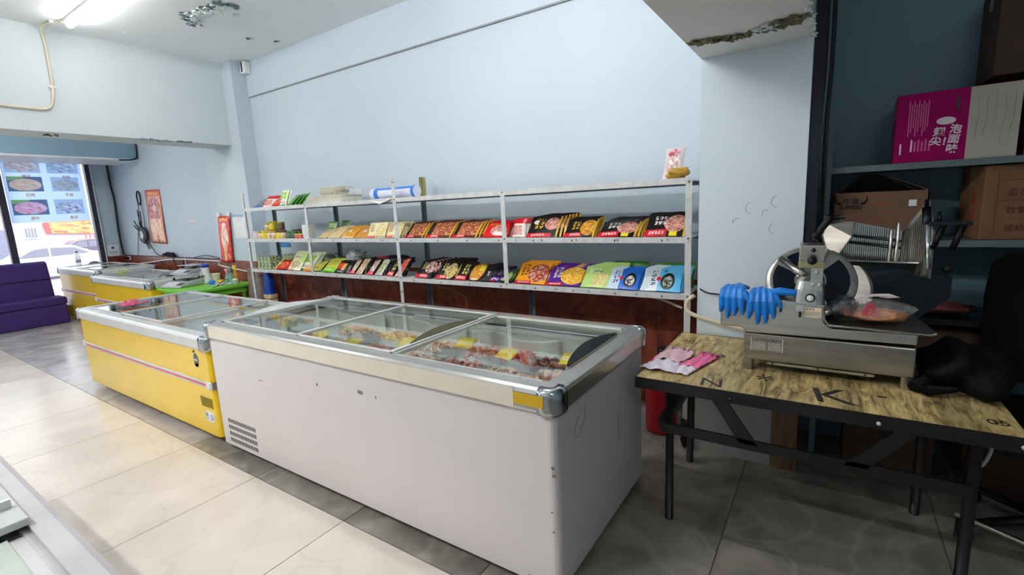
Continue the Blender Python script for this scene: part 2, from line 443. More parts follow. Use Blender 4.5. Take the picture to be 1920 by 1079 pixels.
M_SS2 = mat('stainless_steel_dull', rgb(172, 168, 158), .28, .97, var=.16, vscale=3, stretch=(1, 1, 10))
M_SSD = mat('dark_oiled_steel', rgb(52, 56, 60), .36, .9, var=.1)
M_BLUEG = mat('blue_nitrile', rgb(20, 128, 220), .38, var=.1, vscale=30)
M_PINK = mat('pink_rubber', rgb(244, 120, 170), .5)
M_CLOTHW = mat('pale_pink_white_cloth', rgb(226, 208, 214), .8)
M_TABLE = wood_mat('printed_wood_tabletop', rgb(92, 74, 44), rgb(196, 172, 112), rgb(238, 222, 162), axis=(9, 1.6, 1), scale=3.2, rough=.42, planks=.105)
M_BOARD = wood_mat('brown_board', rgb(84, 62, 40), rgb(124, 96, 66), rgb(150, 118, 82), axis=(8, 1, 1), scale=3, rough=.5)
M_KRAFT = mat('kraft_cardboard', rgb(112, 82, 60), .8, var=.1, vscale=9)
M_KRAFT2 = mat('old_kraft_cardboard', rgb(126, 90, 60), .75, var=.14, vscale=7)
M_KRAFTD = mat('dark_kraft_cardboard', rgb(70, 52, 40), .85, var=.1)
M_MAG = mat('magenta_box_card', rgb(150, 4, 86), .6, var=.06, spec=.1)
M_GREYW = mat('grey_white_card', rgb(178, 174, 160), .5)
M_INK = mat('black_ink', rgb(24, 20, 18), .6)
M_REDINK = mat('brown_red_ink', rgb(92, 44, 34), .7)
M_WINK = mat('white_ink', rgb(236, 220, 230), .6)
M_GREEN = mat('lime_green_plastic', rgb(120, 206, 60), .4)
M_RED = mat('red_extinguisher_paint', rgb(176, 22, 34), .3)
M_YCARD = mat('yellow_price_card', rgb(238, 208, 62), .5, var=.05)
M_CLEAR = film('clear_plastic_film', (.95, .96, .98, 1), .22)
M_CLEAR2 = film('cloudy_plastic_film', (.86, .88, .9, 1), .45)
def tube_mat(k):
    return mat('lit_tube', (1.0, .965, .97, 1), .5, emit=TUBE_STRENGTH * k, var=0)
M_TRAYF = film('tray_film', (.98, .96, .95, 1), .09, .2)
M_PINKCLOTH = mat('pink_cleaning_cloth', rgb(206, 96, 128), .85, var=.15, vscale=30)
M_BLUE = mat('blue_plastic', rgb(24, 66, 160), .4)
M_SILVERP = mat('silver_plastic', rgb(188, 192, 196), .35, .3)
M_OLIVE = mat('bronze_anodised_handle', rgb(92, 90, 62), .35, .6)
M_TAPE = mat('yellow_tape', rgb(206, 170, 24), .35)
M_CHIP = mat('flaking_white_plaster', rgb(220, 232, 230), .7, bump=.6)
M_CHIPD = mat('damp_grey_plaster', rgb(112, 132, 134), .8, var=.3, vscale=30)
M_MOULD = mat('mouldy_plaster', rgb(132, 128, 96), .8, var=.4, vscale=60, bump=.6)
M_GROOVE = mat('grey_groove', rgb(140, 148, 152), .7)
M_ORANGE = mat('orange_print', rgb(240, 160, 60), .6)

# ------------------------------------------------------------------ the room shell
def struct(name, mb, m, parent=None, **k):
    o = mb.build(name, m, parent, **k)
    if not parent: o['kind'] = 'structure'
    return o

ZC = 3.33
XW, XR, YB, YF = -10.7, 2.7, 3.384, -3.6
fl = struct('floor', MB().box(XW - .2, XR + .2, YF - .2, YB + .2, -.08, -.0035), M_GROUT)
S = .805
tile_me = {}
i0, i1 = -13, 4
for i in range(i0, i1):
    for j in range(-6, 3):
        x0 = -.33 + S * i; y0 = 1.295 + S * j
        x1 = min(x0 + S, XR); y1 = min(y0 + S, YB); xx0 = max(x0, XW); yy0 = max(y0, YF)
        if x1 - xx0 < .02 or y1 - yy0 < .02: continue
        grey = (y0 > 1.2) or (x0 > -.4)
        key = (round(x1 - xx0, 3), round(y1 - yy0, 3), grey and (2 if x0 < -4.2 else 1))
        if key not in tile_me:
            g = .0022
            o = MB().box(g, key[0] - g, g, key[1] - g, -.012, 0).build('tile', (M_TILE, M_TILE_G, M_TILE_M)[int(key[2])], fl)
            tile_me[key] = o.data
        else:
            o = bpy.data.objects.new('tile', tile_me[key]); COL.objects.link(o); o.parent = fl
        o.location = (xx0, yy0, 0)
struct('ceiling', MB().box(-6.6, XR + .2, YF - .2, YB + .2, ZC, ZC + .1), M_CEIL)
struct('ceiling', MB().box(XW - .2, -6.55, YF - .2, YB + .2, 2.98, 3.1), M_CEIL)
wb = struct('wall_back', MB().box(XW - .2, XR + .2, YB, YB + .15, 0, ZC), M_WALL)
# upper band with a thin ledge line
MB().box(-5.95, -.62, YB - .012, YB, 2.945, ZC).build('upper_band', M_WALL, wb)
MB().box(-5.93, -.62, YB - .016, YB - .004, 2.932, 2.945).build('ledge_line', M_GROOVE, wb)
MB().box(-.11, XR, YB - .006, YB + .001, 0, ZC).build('darker_blue_part', wall_mat('dull_blue_tone', rgb(98, 130, 142)), wb)  # right part of the back wall in a darker blue
# wainscot panels along the back wall and recess wall
xs = [-10.68, -9.5, -8.3, -7.1, -6.86]
for a, b in zip(xs[:-1], xs[1:]):
    MB().box(a + .004, b - .004, YB - .014, YB, .0, .945).build('wood_panel', M_PANEL, wb)
xs = [-5.94, -5.1, -4.36, -3.26, -2.06, -1.0, -.62]
for a, b in zip(xs[:-1], xs[1:]):
    MB().box(a + .004, b - .004, YB - .014, YB, .0, .945).build('wood_panel', M_PANEL, wb)
for x in (-8.3, -2.06):
    MB().box(x - .012, x + .012, YB - .022, YB - .012, 0, .95).build('joint_strip', M_ALU_M, wb)
MB().box(-10.66, -6.86, YB - .02, YB, .945, .955).build('cap_strip', M_BLACK, wb)
wl = struct('wall_front', MB().box(-6.58, -6.15, YF, 3.25, 2.39, 3.33), wall_mat('lintel_paint', rgb(204, 214, 216)))
pier = struct('wall_pier', MB().box(-6.85, -5.94, 3.2, YB + .02, 0, ZC), M_WALL)
MB().box(-6.855, -5.935, 3.186, 3.2, 0, .97).build('wood_panel', M_PANEL, pier)
# cracks on lintel lower edge
def flakes(name, pts, n, size, m, parent, seed, thick=.006, plane='z'):
    rnd = random.Random(seed); mb = MB()
    for _ in range(n):
        i = rnd.randrange(len(pts) - 1); t = rnd.random(); a, b = Vector(pts[i]), Vector(pts[i + 1])
        c = a.lerp(b, t); sp = size[1]
        c += Vector((rnd.gauss(0, sp), rnd.gauss(0, sp) if plane == 'z' else 0, rnd.gauss(0, sp * .3) if plane != 'z' else -rnd.random() * .01))
        q = rnd.uniform(.4, 1.2) * size[0]
        mb.obox(c, (q, q * rnd.uniform(.4, 1), thick), (rnd.uniform(-.4, .4), rnd.uniform(-.4, .4), rnd.uniform(0, 3.1)))
    o = mb.build(name, m, parent); o['kind'] = 'stuff'; return o
flakes('cracked_plaster', [(-6.155, 2.25, 2.392), (-6.155, 2.5, 2.388), (-6.155, 2.75, 2.392)], 46, (.035, .008), M_CHIPD, wl, 4, plane='x')
flakes('lintel_hole', [(-6.3, 1.52, 2.385), (-6.3, 1.62, 2.385)], 10, (.03, .01), M_BLACK, wl, 5)
# left end wall with the shop window
we = struct('wall_left', MB().box(XW - .15, XW, 3.085, YB, 0, 2.98).box(XW - .15, XW, YF, 3.085, 2.72, 2.98).box(XW - .15, XW, YF, -3.45, 0, 2.98).box(XW - .15, XW, -3.45, 3.085, 0, .12), M_WALL)
MB().box(XW, XW + .014, 3.085, YB, 0, .945).build('wood_panel', M_PANEL, we)
win = MB()
for y0, y1 in ((3.02, 3.085), (1.92, 2.0), (.2, .28), (-1.5, -1.42), (-3.45, -3.38)): win.box(XW - .06, XW + .04, y0, y1, .12, 2.72)
win.box(XW - .06, XW + .04, -3.45, 3.085, .12, .2).box(XW - .06, XW + .04, -3.45, 3.085, 2.64, 2.72)
wo = struct('window_1', win, M_FRAME)
MB().box(XW - .06, XW + .05, 3.085, 3.1, .12, 2.72).build('frame_edge', M_WP, wo)
for y0, y1 in ((2.0, 3.02), (.28, 1.92), (-1.42, .2), (-3.38, -1.5)):
    MB().box(XW - .012, XW - .006, y0, y1, .2, 2.64).build('pane', M_WGLASS, wo)
struct('wall_rear', MB().box(XW - .2, XR + .2, YF - .15, YF, 0, ZC), M_WALL)
struct('wall_right', MB().box(XR, XR + .15, YF, YB, 0, ZC), M_WALL)
pil = struct('wall_pillar', MB().box(-.615, -.11, 2.83, YB + .02, 0, ZC), wall_mat('pillar_paint', rgb(214, 228, 236)))
MB().box(-.615, -.19, 2.822, 2.83, 0, .7).build('skirting_sheet', mat('pale_grey_sheet', rgb(188, 190, 184), .35), pil)
MB().box(-.212, -.088, 2.812, 2.83, 0, .7).build('wooden_board', M_BOARD, pil)
beam = struct('wall_beam', MB().box(-.617, -.11, YF, 2.84, 2.222, ZC), M_BEAM)
flakes('mouldy_crack', [(-.594, 2.50, 2.22), (-.451, 2.55, 2.22), (-.36, 2.56, 2.22)], 60, (.03, .012), M_MOULD, beam, 6)
flakes('mouldy_crack', [(-.3, 2.54, 2.22), (-.23, 2.50, 2.22), (-.142, 2.47, 2.22)], 80, (.035, .02), M_MOULD, beam, 7)
flakes('white_flakes', [(-.32, 2.54, 2.218), (-.25, 2.5, 2.218)], 30, (.03, .02), M_CHIP, beam, 8)
flakes('chipped_edge', [(-.112, 2.2, 2.225), (-.112, 2.84, 2.225)], 40, (.02, .006), M_CHIP, beam, 9)
# circular plaster marks on pillar
rnd = random.Random(3)
for (x, z, r) in ((-.42, 1.36, .02), (-.35, 1.43, .03), (-.28, 1.4, .02), (-.23, 1.46, .03), (-.24, 1.32, .026)):
    a0 = rnd.uniform(0, 3); pts = [(x + r * math.cos(a0 + t * .35), 2.829, z + r * math.sin(a0 + t * .35)) for t in range(9)]
    MB().tube(pts, .0011, 5).build('plaster_ring', M_GROOVE, pil)
# ceiling damage
cl = bpy.data.objects['ceiling']
flakes('peeling_plaster', [(-5.0, 2.43, ZC), (-4.75, 2.38, ZC), (-4.5, 2.45, ZC)], 90, (.07, .035), M_CHIP, cl, 11, .008)
flakes('damp_patch', [(-5.12, 2.47, ZC - .002), (-4.9, 2.35, ZC - .002), (-4.45, 2.36, ZC - .002), (-4.42, 2.55, ZC - .002)], 60, (.06, .035), M_CHIPD, cl, 12, .004)
for k, (x, y) in enumerate(((-5.79, 2.13), (-5.117, 2.97), (-4.6, 2.6), (-5.0, 3.2), (-4.9, 2.9), (-3.9, 2.3))):
    flakes('paint_chip', [(x, y, ZC - .002), (x + .04, y, ZC - .002)], 5, (.025, .01), M_CHIP if k % 2 == 0 else M_CHIPD, cl, 20 + k, .004)
# signboard box inside the shop window
bx = struct('trim_1', MB().box(-10.3, -9.42, YF, YB - .001, 2.53, 2.98), wall_mat('box_blue_paint', rgb(140, 172, 190)))
MB().box(-10.3, -9.40, YF, YB - .001, 2.505, 2.53).build('lower_strip', M_WP, bx)

# conduit from lamp down the lintel
def tube_thing(name, pts, r, m, label, cat, n=6, group=None):
    o = MB().tube(pts, r, n).build(name, m); tag(o, label, cat, group); return o
def smooth(pts, k=5):
    P = [Vector(p) for p in pts]; P = [P[0]] + P + [P[-1]]; out = []
    for i in range(1, len(P) - 2):
        for j in range(k):
            t = j / k; a, b, c, d = P[i - 1], P[i], P[i + 1], P[i + 2]
            out.append(.5 * ((2 * b) + (-a + c) * t + (2 * a - 5 * b + 4 * c - d) * t * t + (-a + 3 * b - 3 * c + d) * t ** 3))
    out.append(P[-2]); return out
cd = tube_thing('wall_conduit', smooth([(-5.82, 1.69, 3.315), (-5.95, 1.64, 3.315), (-6.08, 1.62, 3.31), (-6.135, 1.625, 3.26), (-6.135, 1.63, 3.1), (-6.135, 1.622, 2.8), (-6.135, 1.60, 2.66), (-6.135, 1.56, 2.6), (-6.135, 1.45, 2.585), (-6.135, 1.2, 2.588), (-6.135, .6, 2.59)]), .011, M_CREAM,
           'cream cable conduit running from the ceiling lamp down the white lintel', 'conduit')
for p in ((-6.14, 1.62, 2.8), (-5.9, 1.65, 3.32)):
    MB().obox(p, (.02, .05, .02)).build('clip', M_WP, cd)

# tube lamps
def lamp(x0, x1, y, label, k=1.0):
    t = thing('ceiling_tube_lamp', label, 'lamp', ((x0 + x1) / 2, y, ZC), group='ceiling tube lamps')
    L = (x1 - x0) / 2
    MB().box(-L - .03, L + .03, -.035, .035, -.03, 0).build('housing', M_WP, t, bevel=.005)
    pts = rrect(-.026, .026, -.02, .02, 0, .018, 3)
    MB().loft([[(-L, p[0], p[1] - .05) for p in pts], [(L, p[0], p[1] - .05) for p in pts]]).build('lit_tube', tube_mat(k), t)
    return t
lamp(-5.78, -4.58, 1.73, 'lit white tube lamp on the ceiling at the upper left', .34)
lamp(-2.4, -1.2, 1.74, 'lit tube lamp on the ceiling above the white freezer, out of the picture', .8)
lamp(-5.78, -4.58, -1.3, 'added unseen tube lamp behind the viewer for fill light, left one', 1.2)  # added out of view to light the freezer fronts
lamp(-3.2, -2.0, -.8, 'added unseen tube lamp behind the viewer for fill light, right one', 2.5)  # second unseen lamp, added to brighten the white freezer's front
lamp(.7, 1.9, -1.2, 'added unseen tube lamp brightening the right-hand room from behind the viewer', .46)  # added out of view to lift the right-hand floor and freezer end
lamp(-8.6, -7.4, 1.0, 'lit tube lamp behind the lintel near the shop window', 1.0).location.z = 2.98

sp = thing('wall_speaker', 'narrow white speaker hung in the corner under the ceiling', 'speaker', (-5.86, 3.33, 3.26))
MB().box(-.045, .045, -.04, .04, -.075, .06).build('case', M_WP, sp, bevel=.01)
MB().box(-.012, .012, -.045, -.04, -.06, .05).build('seam', M_SSD, sp)

# ------------------------------------------------------------------ outside the window
gz = -.8
struct('ground', MB().box(-90, XW - .3, -60, 80, gz - .2, gz), mat('asphalt_street', rgb(176, 174, 184), .9, var=.05))
hs = thing('street_building', 'low lavender grey building across the street behind the cars', 'building', (-45, 11, gz))
MB().box(-4, 0, -9, 12, 0, 3.6).build('wall', mat('lavender_grey_render', rgb(214, 212, 226), .8), hs)
wn_ = MB().box(0, .06, -2.1, -1.42, 1.62, 2.42).build('window', M_WP, hs)
for k in range(4): MB().box(.06, .07, -2.02 + k * .15, -1.92 + k * .15, 1.7, 2.34).build('pane', mat('far_pane', rgb(160, 160, 178), .3), wn_)
MB().box(0, .05, -3.6, -2.7, 0, 2.3).build('door', mat('far_door', rgb(158, 162, 186), .6), hs)
bn = MB().quad([(.1, -1.0, 1.9), (.1, 1.6, 1.72), (.1, 1.5, 2.72), (.1, -1.1, 2.66)], uv=[(0, 0), (1, 0), (1, 1), (0, 1)]).build('banner', print_mat('banner_print', rgb(244, 130, 110), [('foodrect', .1, .05, 1, .95, rgb(255, 190, 120), rgb(255, 230, 150), rgb(246, 140, 110), 7), ('rect', 0, 0, .12, 1, rgb(244, 120, 116))], .6, 0), hs)  # banner colours lightened to imitate the bright haze outside
fe = thing('street_fence', 'white and red railing fence across the street right of the dark car', 'fence', (-41, 11.9, gz))
for k in range(9): MB().box(-.02, .02, -.9 + k * .22, -.86 + k * .22, 0, 1.75).build('rail', mat('red_rail', rgb(206, 110, 120), .6) if k == 0 else bpy.data.materials['red_rail'], fe)
MB().box(-.03, .03, -.95, .95, 1.1, 1.2).box(-.03, .03, -.95, .95, .5, .6).build('crossbar', bpy.data.materials['red_rail'], fe)

def car(name, label, x, y, col, s=1.0, L=4.5):
    t = thing(name, label, 'car', (x, y, gz))
    # side profile in (y, z), extruded over the width in x
    prof = [(-2.2, .3), (-2.25, .6), (-2.1, .82), (-1.2, .95), (-.55, 1.38), (.1, 1.45), (.8, 1.40), (1.45, 1.08), (2.15, 1.0), (2.28, .75), (2.22, .3)]
    def ring(xx, ins, zz=0): return [(xx, p[0] * s, (p[1] - (ins if p[1] > 1.0 else 0)) * s) for p in prof]
    mb = MB().loft([ring(0, .03), ring(-.15 * s, 0), ring(-1.5 * s, 0), ring(-1.65 * s, .03)])
    mb.build('body', mat(name + '_paint', col, .25, var=.01, coat=.4), t, bevel=.04)
    wm = bpy.data.materials.get('car_window') or mat('car_window', rgb(150, 150, 166), .1)
    MB().quad([(.012, -1.05 * s, .98 * s), (.012, -.05 * s, .98 * s), (.012, -.05 * s, 1.34 * s), (.012, -.5 * s, 1.31 * s)]).build('side_window', wm, t)
    MB().quad([(.012, .02 * s, .98 * s), (.012, 1.3 * s, 1.02 * s), (.012, .8 * s, 1.31 * s), (.012, .02 * s, 1.34 * s)]).build('side_window', wm, t)
    for yy in (-1.4, 1.4):
        MB().lathe([(.0, -.1), (.3, -.1), (.32, -.05), (.32, .05), (.3, .1), (0, .1)], (-.05, yy * s, .32), 20, rot=(0, PI / 2, 0)).build('wheel', M_DARKG, t)
    MB().box(0, .03, .95 * s, 1.12 * s, .84 * s, .88 * s).build('door_handle', M_CHROME, t)
    MB().box(0, .03, -.25 * s, -.08 * s, .84 * s, .88 * s).build('door_handle', M_CHROME, t)
    return t
car('white_sedan', 'white sedan parked just outside the shop window', -29.2, 6.5, rgb(238, 236, 244), 1.05)
car('dark_car', 'dark grey car parked behind the white sedan', -38.5, 10.4, rgb(120, 112, 130), .95).scale = (1, 1, 1.1)
# ------------------------------------------------------------------ chest freezers
def ringpath(x0, x1, y0, y1, prof, r0=.03, n=5):
    """closed loft of rounded rectangles: prof = [(outset, z)...]"""
    rings = []
    for off, z in prof:
        r = max(.006, r0 + off)
        rings.append(rrect(x0 - off, x1 + off, y0 - off, y1 + off, z, r, n))
    return rings

def corner_cap(t, cx, cyy, a0, r, z0, z1, arm, m, name='corner_cap'):
    """curved cap round a corner; centre of the corner arc (cx,cyy), start angle a0"""
    pts = []; d0 = Vector((math.cos(a0 - PI / 2), math.sin(a0 - PI / 2))) ; 
    s0 = Vector((cx + r * math.cos(a0), cyy + r * math.sin(a0)))
    s1 = Vector((cx + r * math.cos(a0 + PI / 2), cyy + r * math.sin(a0 + PI / 2)))
    t0 = Vector((math.sin(a0), -math.cos(a0))); t1 = Vector((-math.sin(a0 + PI / 2), math.cos(a0 + PI / 2)))
    path = [(s0 + t0 * arm, Vector((math.cos(a0), math.sin(a0))))]
    for k in range(7):
        a = a0 + PI / 2 * k / 6; nn = Vector((math.cos(a), math.sin(a))); path.append((Vector((cx, cyy)) + nn * r, nn))
    path.append((s1 + t1 * arm, Vector((math.cos(a0 + PI / 2), math.sin(a0 + PI / 2)))))
    prof = [(-.004, z0), (.003, z0), (.006, z0 + .012), (.006, z1 - .02), (.001, z1 - .005), (-.012, z1 + .003), (-.03, z1 + .003), (-.03, z1 - .004), (-.012, z1 - .006), (-.004, z1 - .02)]
    rings = [[(p.x + n_.x * o, p.y + n_.y * o, z) for o, z in prof] for p, n_ in path]
    mb = MB().loft(rings); mb.sm = [True] * len(mb.sm)
    return mb.build(name, m, t)

def freezer(name, label, x0, x1, y0, y1, ztop, bodym, lids, group=None, trim_h=.09, yellow=False, sides=.06, z0=.05, trimm=None, fdepth=.3, handles=()):
    cx, cyy = (x0 + x1) / 2, (y0 + y1) / 2
    t = thing(name, label, 'freezer', (cx, cyy, 0), group=group)
    a, b = (x1 - x0) / 2, (y1 - y0) / 2
    zt = ztop - trim_h
    iw = sides + .035
    # body shell with a real basin
    rings = [rrect(-a, a, -b, b, z0, .03), rrect(-a, a, -b, b, zt + .02, .03), rrect(-a + iw, a - iw, -b + iw, b - iw, zt + .02, .05), rrect(-a + iw, a - iw, -b + iw, b - iw, zt - .001, .05)]
    mb = MB().loft(rings, cap0=True, cap1=False); mb.build('body', bodym, t)
    li = iw - .001
    rings = [rrect(-a + li, a - li, -b + li, b - li, ztop - .045, .05), rrect(-a + li, a - li, -b + li, b - li, ztop - fdepth, .05)]
    MB().loft(rings, cap0=False, cap1=True).build('liner', M_LINER, t)
    # aluminium frame round the top
    tr = trimm or M_ALU
    prof = [(.002, zt), (.014, zt), (.018, zt + .01), (.018, ztop - .022), (.013, ztop - .007), (.0, ztop), (-sides, ztop), (-sides, ztop - .012), (-sides - .012, ztop - .012), (-sides - .012, ztop - .026), (-sides - .034, ztop - .026), (-sides - .034, ztop - .06), (-.01, ztop - .06)]
    mb = MB().loft(ringpath(-a, a, -b, b, prof), closed=True); mb.build('top_frame', tr, t)
    r = .03 + .018
    for (px_, py_, a0) in ((a - .03, -b + .03, -PI / 2), (a - .03, b - .03, 0), (-a + .03, b - .03, PI / 2), (-a + .03, -b + .03, PI)):
        corner_cap(t, px_, py_, a0, r, zt - .006, ztop, .03, M_CHROME)
    # glass lids: (xa, xb, level, handle side or None)
    for (xa, xb, lvl, frm) in lids:
        xa -= cx; xb -= cx
        zl = ztop - .012 + lvl * .010
        ya, yb = -b + sides + .004, b - sides - .004
        lid = MB().box(xa, xb, ya + .012, yb - .012, zl, zl + .004).build('glass_lid', M_GLASS, t)
        fw = .022
        if 'l' in frm: MB().box(xa - .002, xa + fw, ya, yb, zl - .004, zl + .012).build('lid_rail', M_ALU_M, lid, bevel=.002)
        if 'r' in frm: MB().box(xb - fw, xb + .002, ya, yb, zl - .004, zl + .012).build('lid_rail', M_ALU_M, lid, bevel=.002)
        if 't' in frm:
            MB().box(xa, xb, ya, ya + .016, zl - .003, zl + .008).build('lid_edge', M_ALU_M, lid, bevel=.002)
            MB().box(xa, xb, yb - .016, yb, zl - .003, zl + .008).build('lid_edge', M_ALU_M, lid, bevel=.002)
    for (hx, ha, hb, side, m) in handles:
        hx -= cx; ha -= cyy; hb -= cyy
        # leaf shaped grip: bulges sideways in the middle
        zl = ztop + .002; n = 14; low = []; hi = []
        rings = []
        for k in range(n + 1):
            u = k / n; y = ha + (hb - ha) * u; wd = .006 + .046 * math.sin(PI * u) ** .8; hh = .006 + .018 * math.sin(PI * u)
            rings.append([(hx, y, zl), (hx + side * wd, y, zl + hh), (hx + side * wd * .9, y, zl + hh + .005), (hx - side * .004, y, zl + .006)])
        MB().loft(rings).build('grip', m, t)
    for fx in (-a + .14, a - .5 if a > 1.2 else a - .2):
        for fy in (-b + .12, b - .12):
            MB().lathe([(.018, 0), (.03, .004), (.03, .018), (.014, .024), (.014, z0 + .01)], (fx, fy, 0), 12).build('foot', M_BLACK, t)
    return t, a, b, cx, cyy

def slots(t, x0, z0, nx, nz, dx, dz, w_, h, y, m, slant=0, name='vent_slot', stuff=False):
    mb = MB()
    for j in range(nz):
        for i in range(nx):
            x = x0 + i * dx + j * slant
            mb.box(x, x + w_, y - .0012, y + .004, z0 + j * dz, z0 + j * dz + h)
            if not stuff:
                mb.build(name, m, t); mb = MB()
    if stuff: o = mb.build(name, m, t); o['kind'] = 'stuff'

# the big white freezer
WF, a, b, cx, cyy = freezer('chest_freezer', 'long white glass-topped chest freezer full of meat with yellow price cards', -3.295, -.775, 1.39, 2.35, .86, M_WHITE,
    [(-3.2, -2.39, 1, 'lrt'), (-2.41, -1.65, 1, 'rt'), (-1.66, -.86, 0, 'lt')], 
    handles=((-3.195, 1.60, 2.14, -1, M_ALU_M), (-1.66, 1.58, 2.12, -1, M_OLIVE), (-.835, 1.62, 2.14, -1, M_SSD)), fdepth=.3)
slots(WF, -a + .105, .078, 18, 4, .0185, .044, .009, .026, -b, M_BLACK)
MB().box(a - .155, a - .03, -b - .0265, -b - .0245, .795, .838).build('yellow_tape', M_TAPE, WF)
MB().box(-a + .06, a - .16, -b - .0195, -b - .0185, .775, .85).build('front_trim_strip', mat('cream_floor_reflection', rgb(236, 228, 210), .3, .25, var=.03), WF)  # cream tone stands for the floor reflected in the aluminium trim
rnd = random.Random(12)
for (x, z, w_, h) in ((-2.17, .64, .012, .016), (-1.83, .66, .035, .018), (-1.72, .655, .008, .012), (-2.72, .57, .045, .004), (-.79, .56, .012, .012), (-.785, .53, .018, .01), (-.8, .38, .008, .006), (-.795, .3, .01, .006)):
    MB().obox((x - cx, -b - .0006, z), (w_, .001, h), (0, rnd.uniform(-.2, .2), 0)).build('scuff', mat('scuff_grey', rgb(120, 116, 114), .7) if 'scuff_grey' not in bpy.data.materials else bpy.data.materials['scuff_grey'], WF)
sc_m = bpy.data.materials['scuff_grey']
MB().tube(smooth([(a + .0008, -b + .2, .69), (a + .0008, -b + .16, .66), (a + .0008, -b + .15, .62), (a + .0008, -b + .19, .61), (a + .0008, -b + .24, .66), (a + .0008, -b + .25, .71)]), .0008, 5).build('scratch', sc_m, WF)
MB().tube([(a + .0008, -b + .6, .55), (a + .0008, -b + .605, .4)], .0006, 5).build('scratch', sc_m, WF)
MB().lathe([(.0, -.002), (.008, -.002), (.008, .002), (0, .002)], (-.79 - .12 - cx, -b, .065), 12, rot=(-PI / 2, 0, 0)).build('screw', M_BLACK, WF)
# wire rack inside
for xa, xb in ((-1.55, -.95), (-2.3, -1.75), (-3.05, -2.5)):
    MB().tube([(xa - cx, .365, .66), (xa - cx, .365, .80), (xa + .02 - cx, .365, .815), (xb - .02 - cx, .365, .815), (xb - cx, .365, .80), (xb - cx, .365, .66)], .004, 6).build('wire_divider', M_WP, WF)

# near yellow freezer, two more along the wall, and the corner of a fourth next to the viewer
def yellow_front(t, a, b, z_mid, badge=True, panel=True):
    MB().box(-a, a - .04, -b - .006, -b, z_mid - .022, z_mid + .022).build('middle_rail', M_ALU_M, t, bevel=.003)
    MB().box(-a + .08, a - .06, -b - .0075, -b - .005, z_mid - .008, z_mid + .006).build('red_stripe', mat('red_stripe', rgb(206, 88, 100), .4) if 'red_stripe' not in bpy.data.materials else bpy.data.materials['red_stripe'], t)
    MB().box(a - .075, a - .03, -b - .009, -b, z_mid - .026, z_mid + .026).build('rail_end', M_WP, t, bevel=.003)
    MB().box(a - .032, a + .006, -b - .009, -b + .03, z_mid - .026, z_mid + .026).build('rail_end_cap', M_CHROME, t, bevel=.004)
    MB().box(-a - .008, -a + .03, -b - .009, -b + .03, z_mid - .03, z_mid + .03).build('rail_end_cap', M_WP, t, bevel=.004)
YF1, a1, b1, cx1, cyy1 = freezer('chest_freezer', 'yellow chest freezer touching the white one, with a pink cloth on its glass', -5.8, -3.345, 1.395, 2.35, .755, M_YEL,
    [(-5.7, -4.93, 1, 'lrt'), (-4.95, -4.15, 2, 'lrt'), (-4.17, -3.4, 0, 't')], trimm=M_ALU_M, fdepth=.26, z0=.055)
yellow_front(YF1, a1, b1, .42)
for k in range(9):
    MB().obox((a1 - .195 + k * .0185, -b1 - .0006, .287), (.006, .003, .07), (0, -.06, 0)).build('vent_slot', M_BLACK, YF1)
pts = [(p[0], -b1 - .006, .19 + p[1]) for p in rrect(a1 - .165, a1 - .03, -.036, .036, 0, .034, 6)]
pts2 = [(p[0], -b1, p[2]) for p in pts]
cpn = MB().loft([pts2, pts]).build('control_panel', M_WP, YF1)
MB().box(a1 - .148, a1 - .118, -b1 - .008, -b1 - .006, .187, .215).build('display', mat('green_display', rgb(120, 150, 110), .3), cpn)
MB().lathe([(0, -.003), (.02, -.003), (.022, 0), (0, 0)], (a1 - .066, -b1 - .007, .19), 18, rot=(-PI / 2, 0, 0)).build('dial', M_SILVERP, cpn)
for dx in (.145, .122): MB().lathe([(0, -.002), (.004, -.002), (.004, 0), (0, 0)], (a1 - dx, -b1 - .007, .172), 8, rot=(-PI / 2, 0, 0)).build('button', M_BLUE, cpn)
# oval badge
bd = [(a1 - .178 + .033 * math.cos(t * PI / 12), -b1 - .0015, .578 + .048 * math.sin(t * PI / 12)) for t in range(24)]
bo = MB().loft([bd, [(x, -b1 - .0002, z) for x, y, z in bd]]).build('badge', print_mat('badge_print', rgb(70, 74, 90), [], .4, 0), YF1)
mb_ = MB(); mb_.loft([[(a1 - .178 + .033 * math.cos(t * PI / 12), -b1 - .0025, .578 + .048 * math.sin(t * PI / 12)) for t in range(14, 23)]]).build('badge_base', M_ORANGE, bo)
MB().quad([(a1 - .206, -b1 - .0028, .572), (a1 - .152, -b1 - .0028, .572), (a1 - .152, -b1 - .0028, .588), (a1 - .206, -b1 - .0028, .588)]).build('badge_band', M_SILVERP, bo)
MB().quad([(a1 - .222, -b1 - .0015, .625), (a1 - .178, -b1 - .0015, .632), (a1 - .19, -b1 - .0015, .648)]).build('badge_tip', M_BLACK, bo)
YF2, a2, b2, cx2, cyy2 = freezer('chest_freezer', 'yellow chest freezer against the wall, between the green table and the farthest freezer', -8.755, -6.84, 2.33, 3.08, .80, M_YEL,
    [(-8.7, -7.8, 1, 'lrt'), (-7.82, -6.95, 2, 'lrt')], trimm=M_ALU_M, fdepth=.26)
yellow_front(YF2, a2, b2, .46)
YF3, a3, b3, cx3, cyy3 = freezer('chest_freezer', 'farthest yellow chest freezer under the shop window beside the purple couch', -10.55, -8.81, 2.40, 3.15, .855, M_YEL,
    [(-10.45, -9.6, 1, 'lrt'), (-9.65, -8.9, 2, 'lrt')], trimm=M_ALU_M, fdepth=.26)
yellow_front(YF3, a3, b3, .49)
NF, a4, b4, cx4, cyy4 = freezer('chest_freezer', 'corner of a white chest freezer with a pale sliding lid, at the lower left', -3.4, -.62, -.62, .232, .86, M_WHITE,
    [], trimm=mat('pale_grey_frame', rgb(196, 194, 196), .4, .15), fdepth=.3, sides=.04)
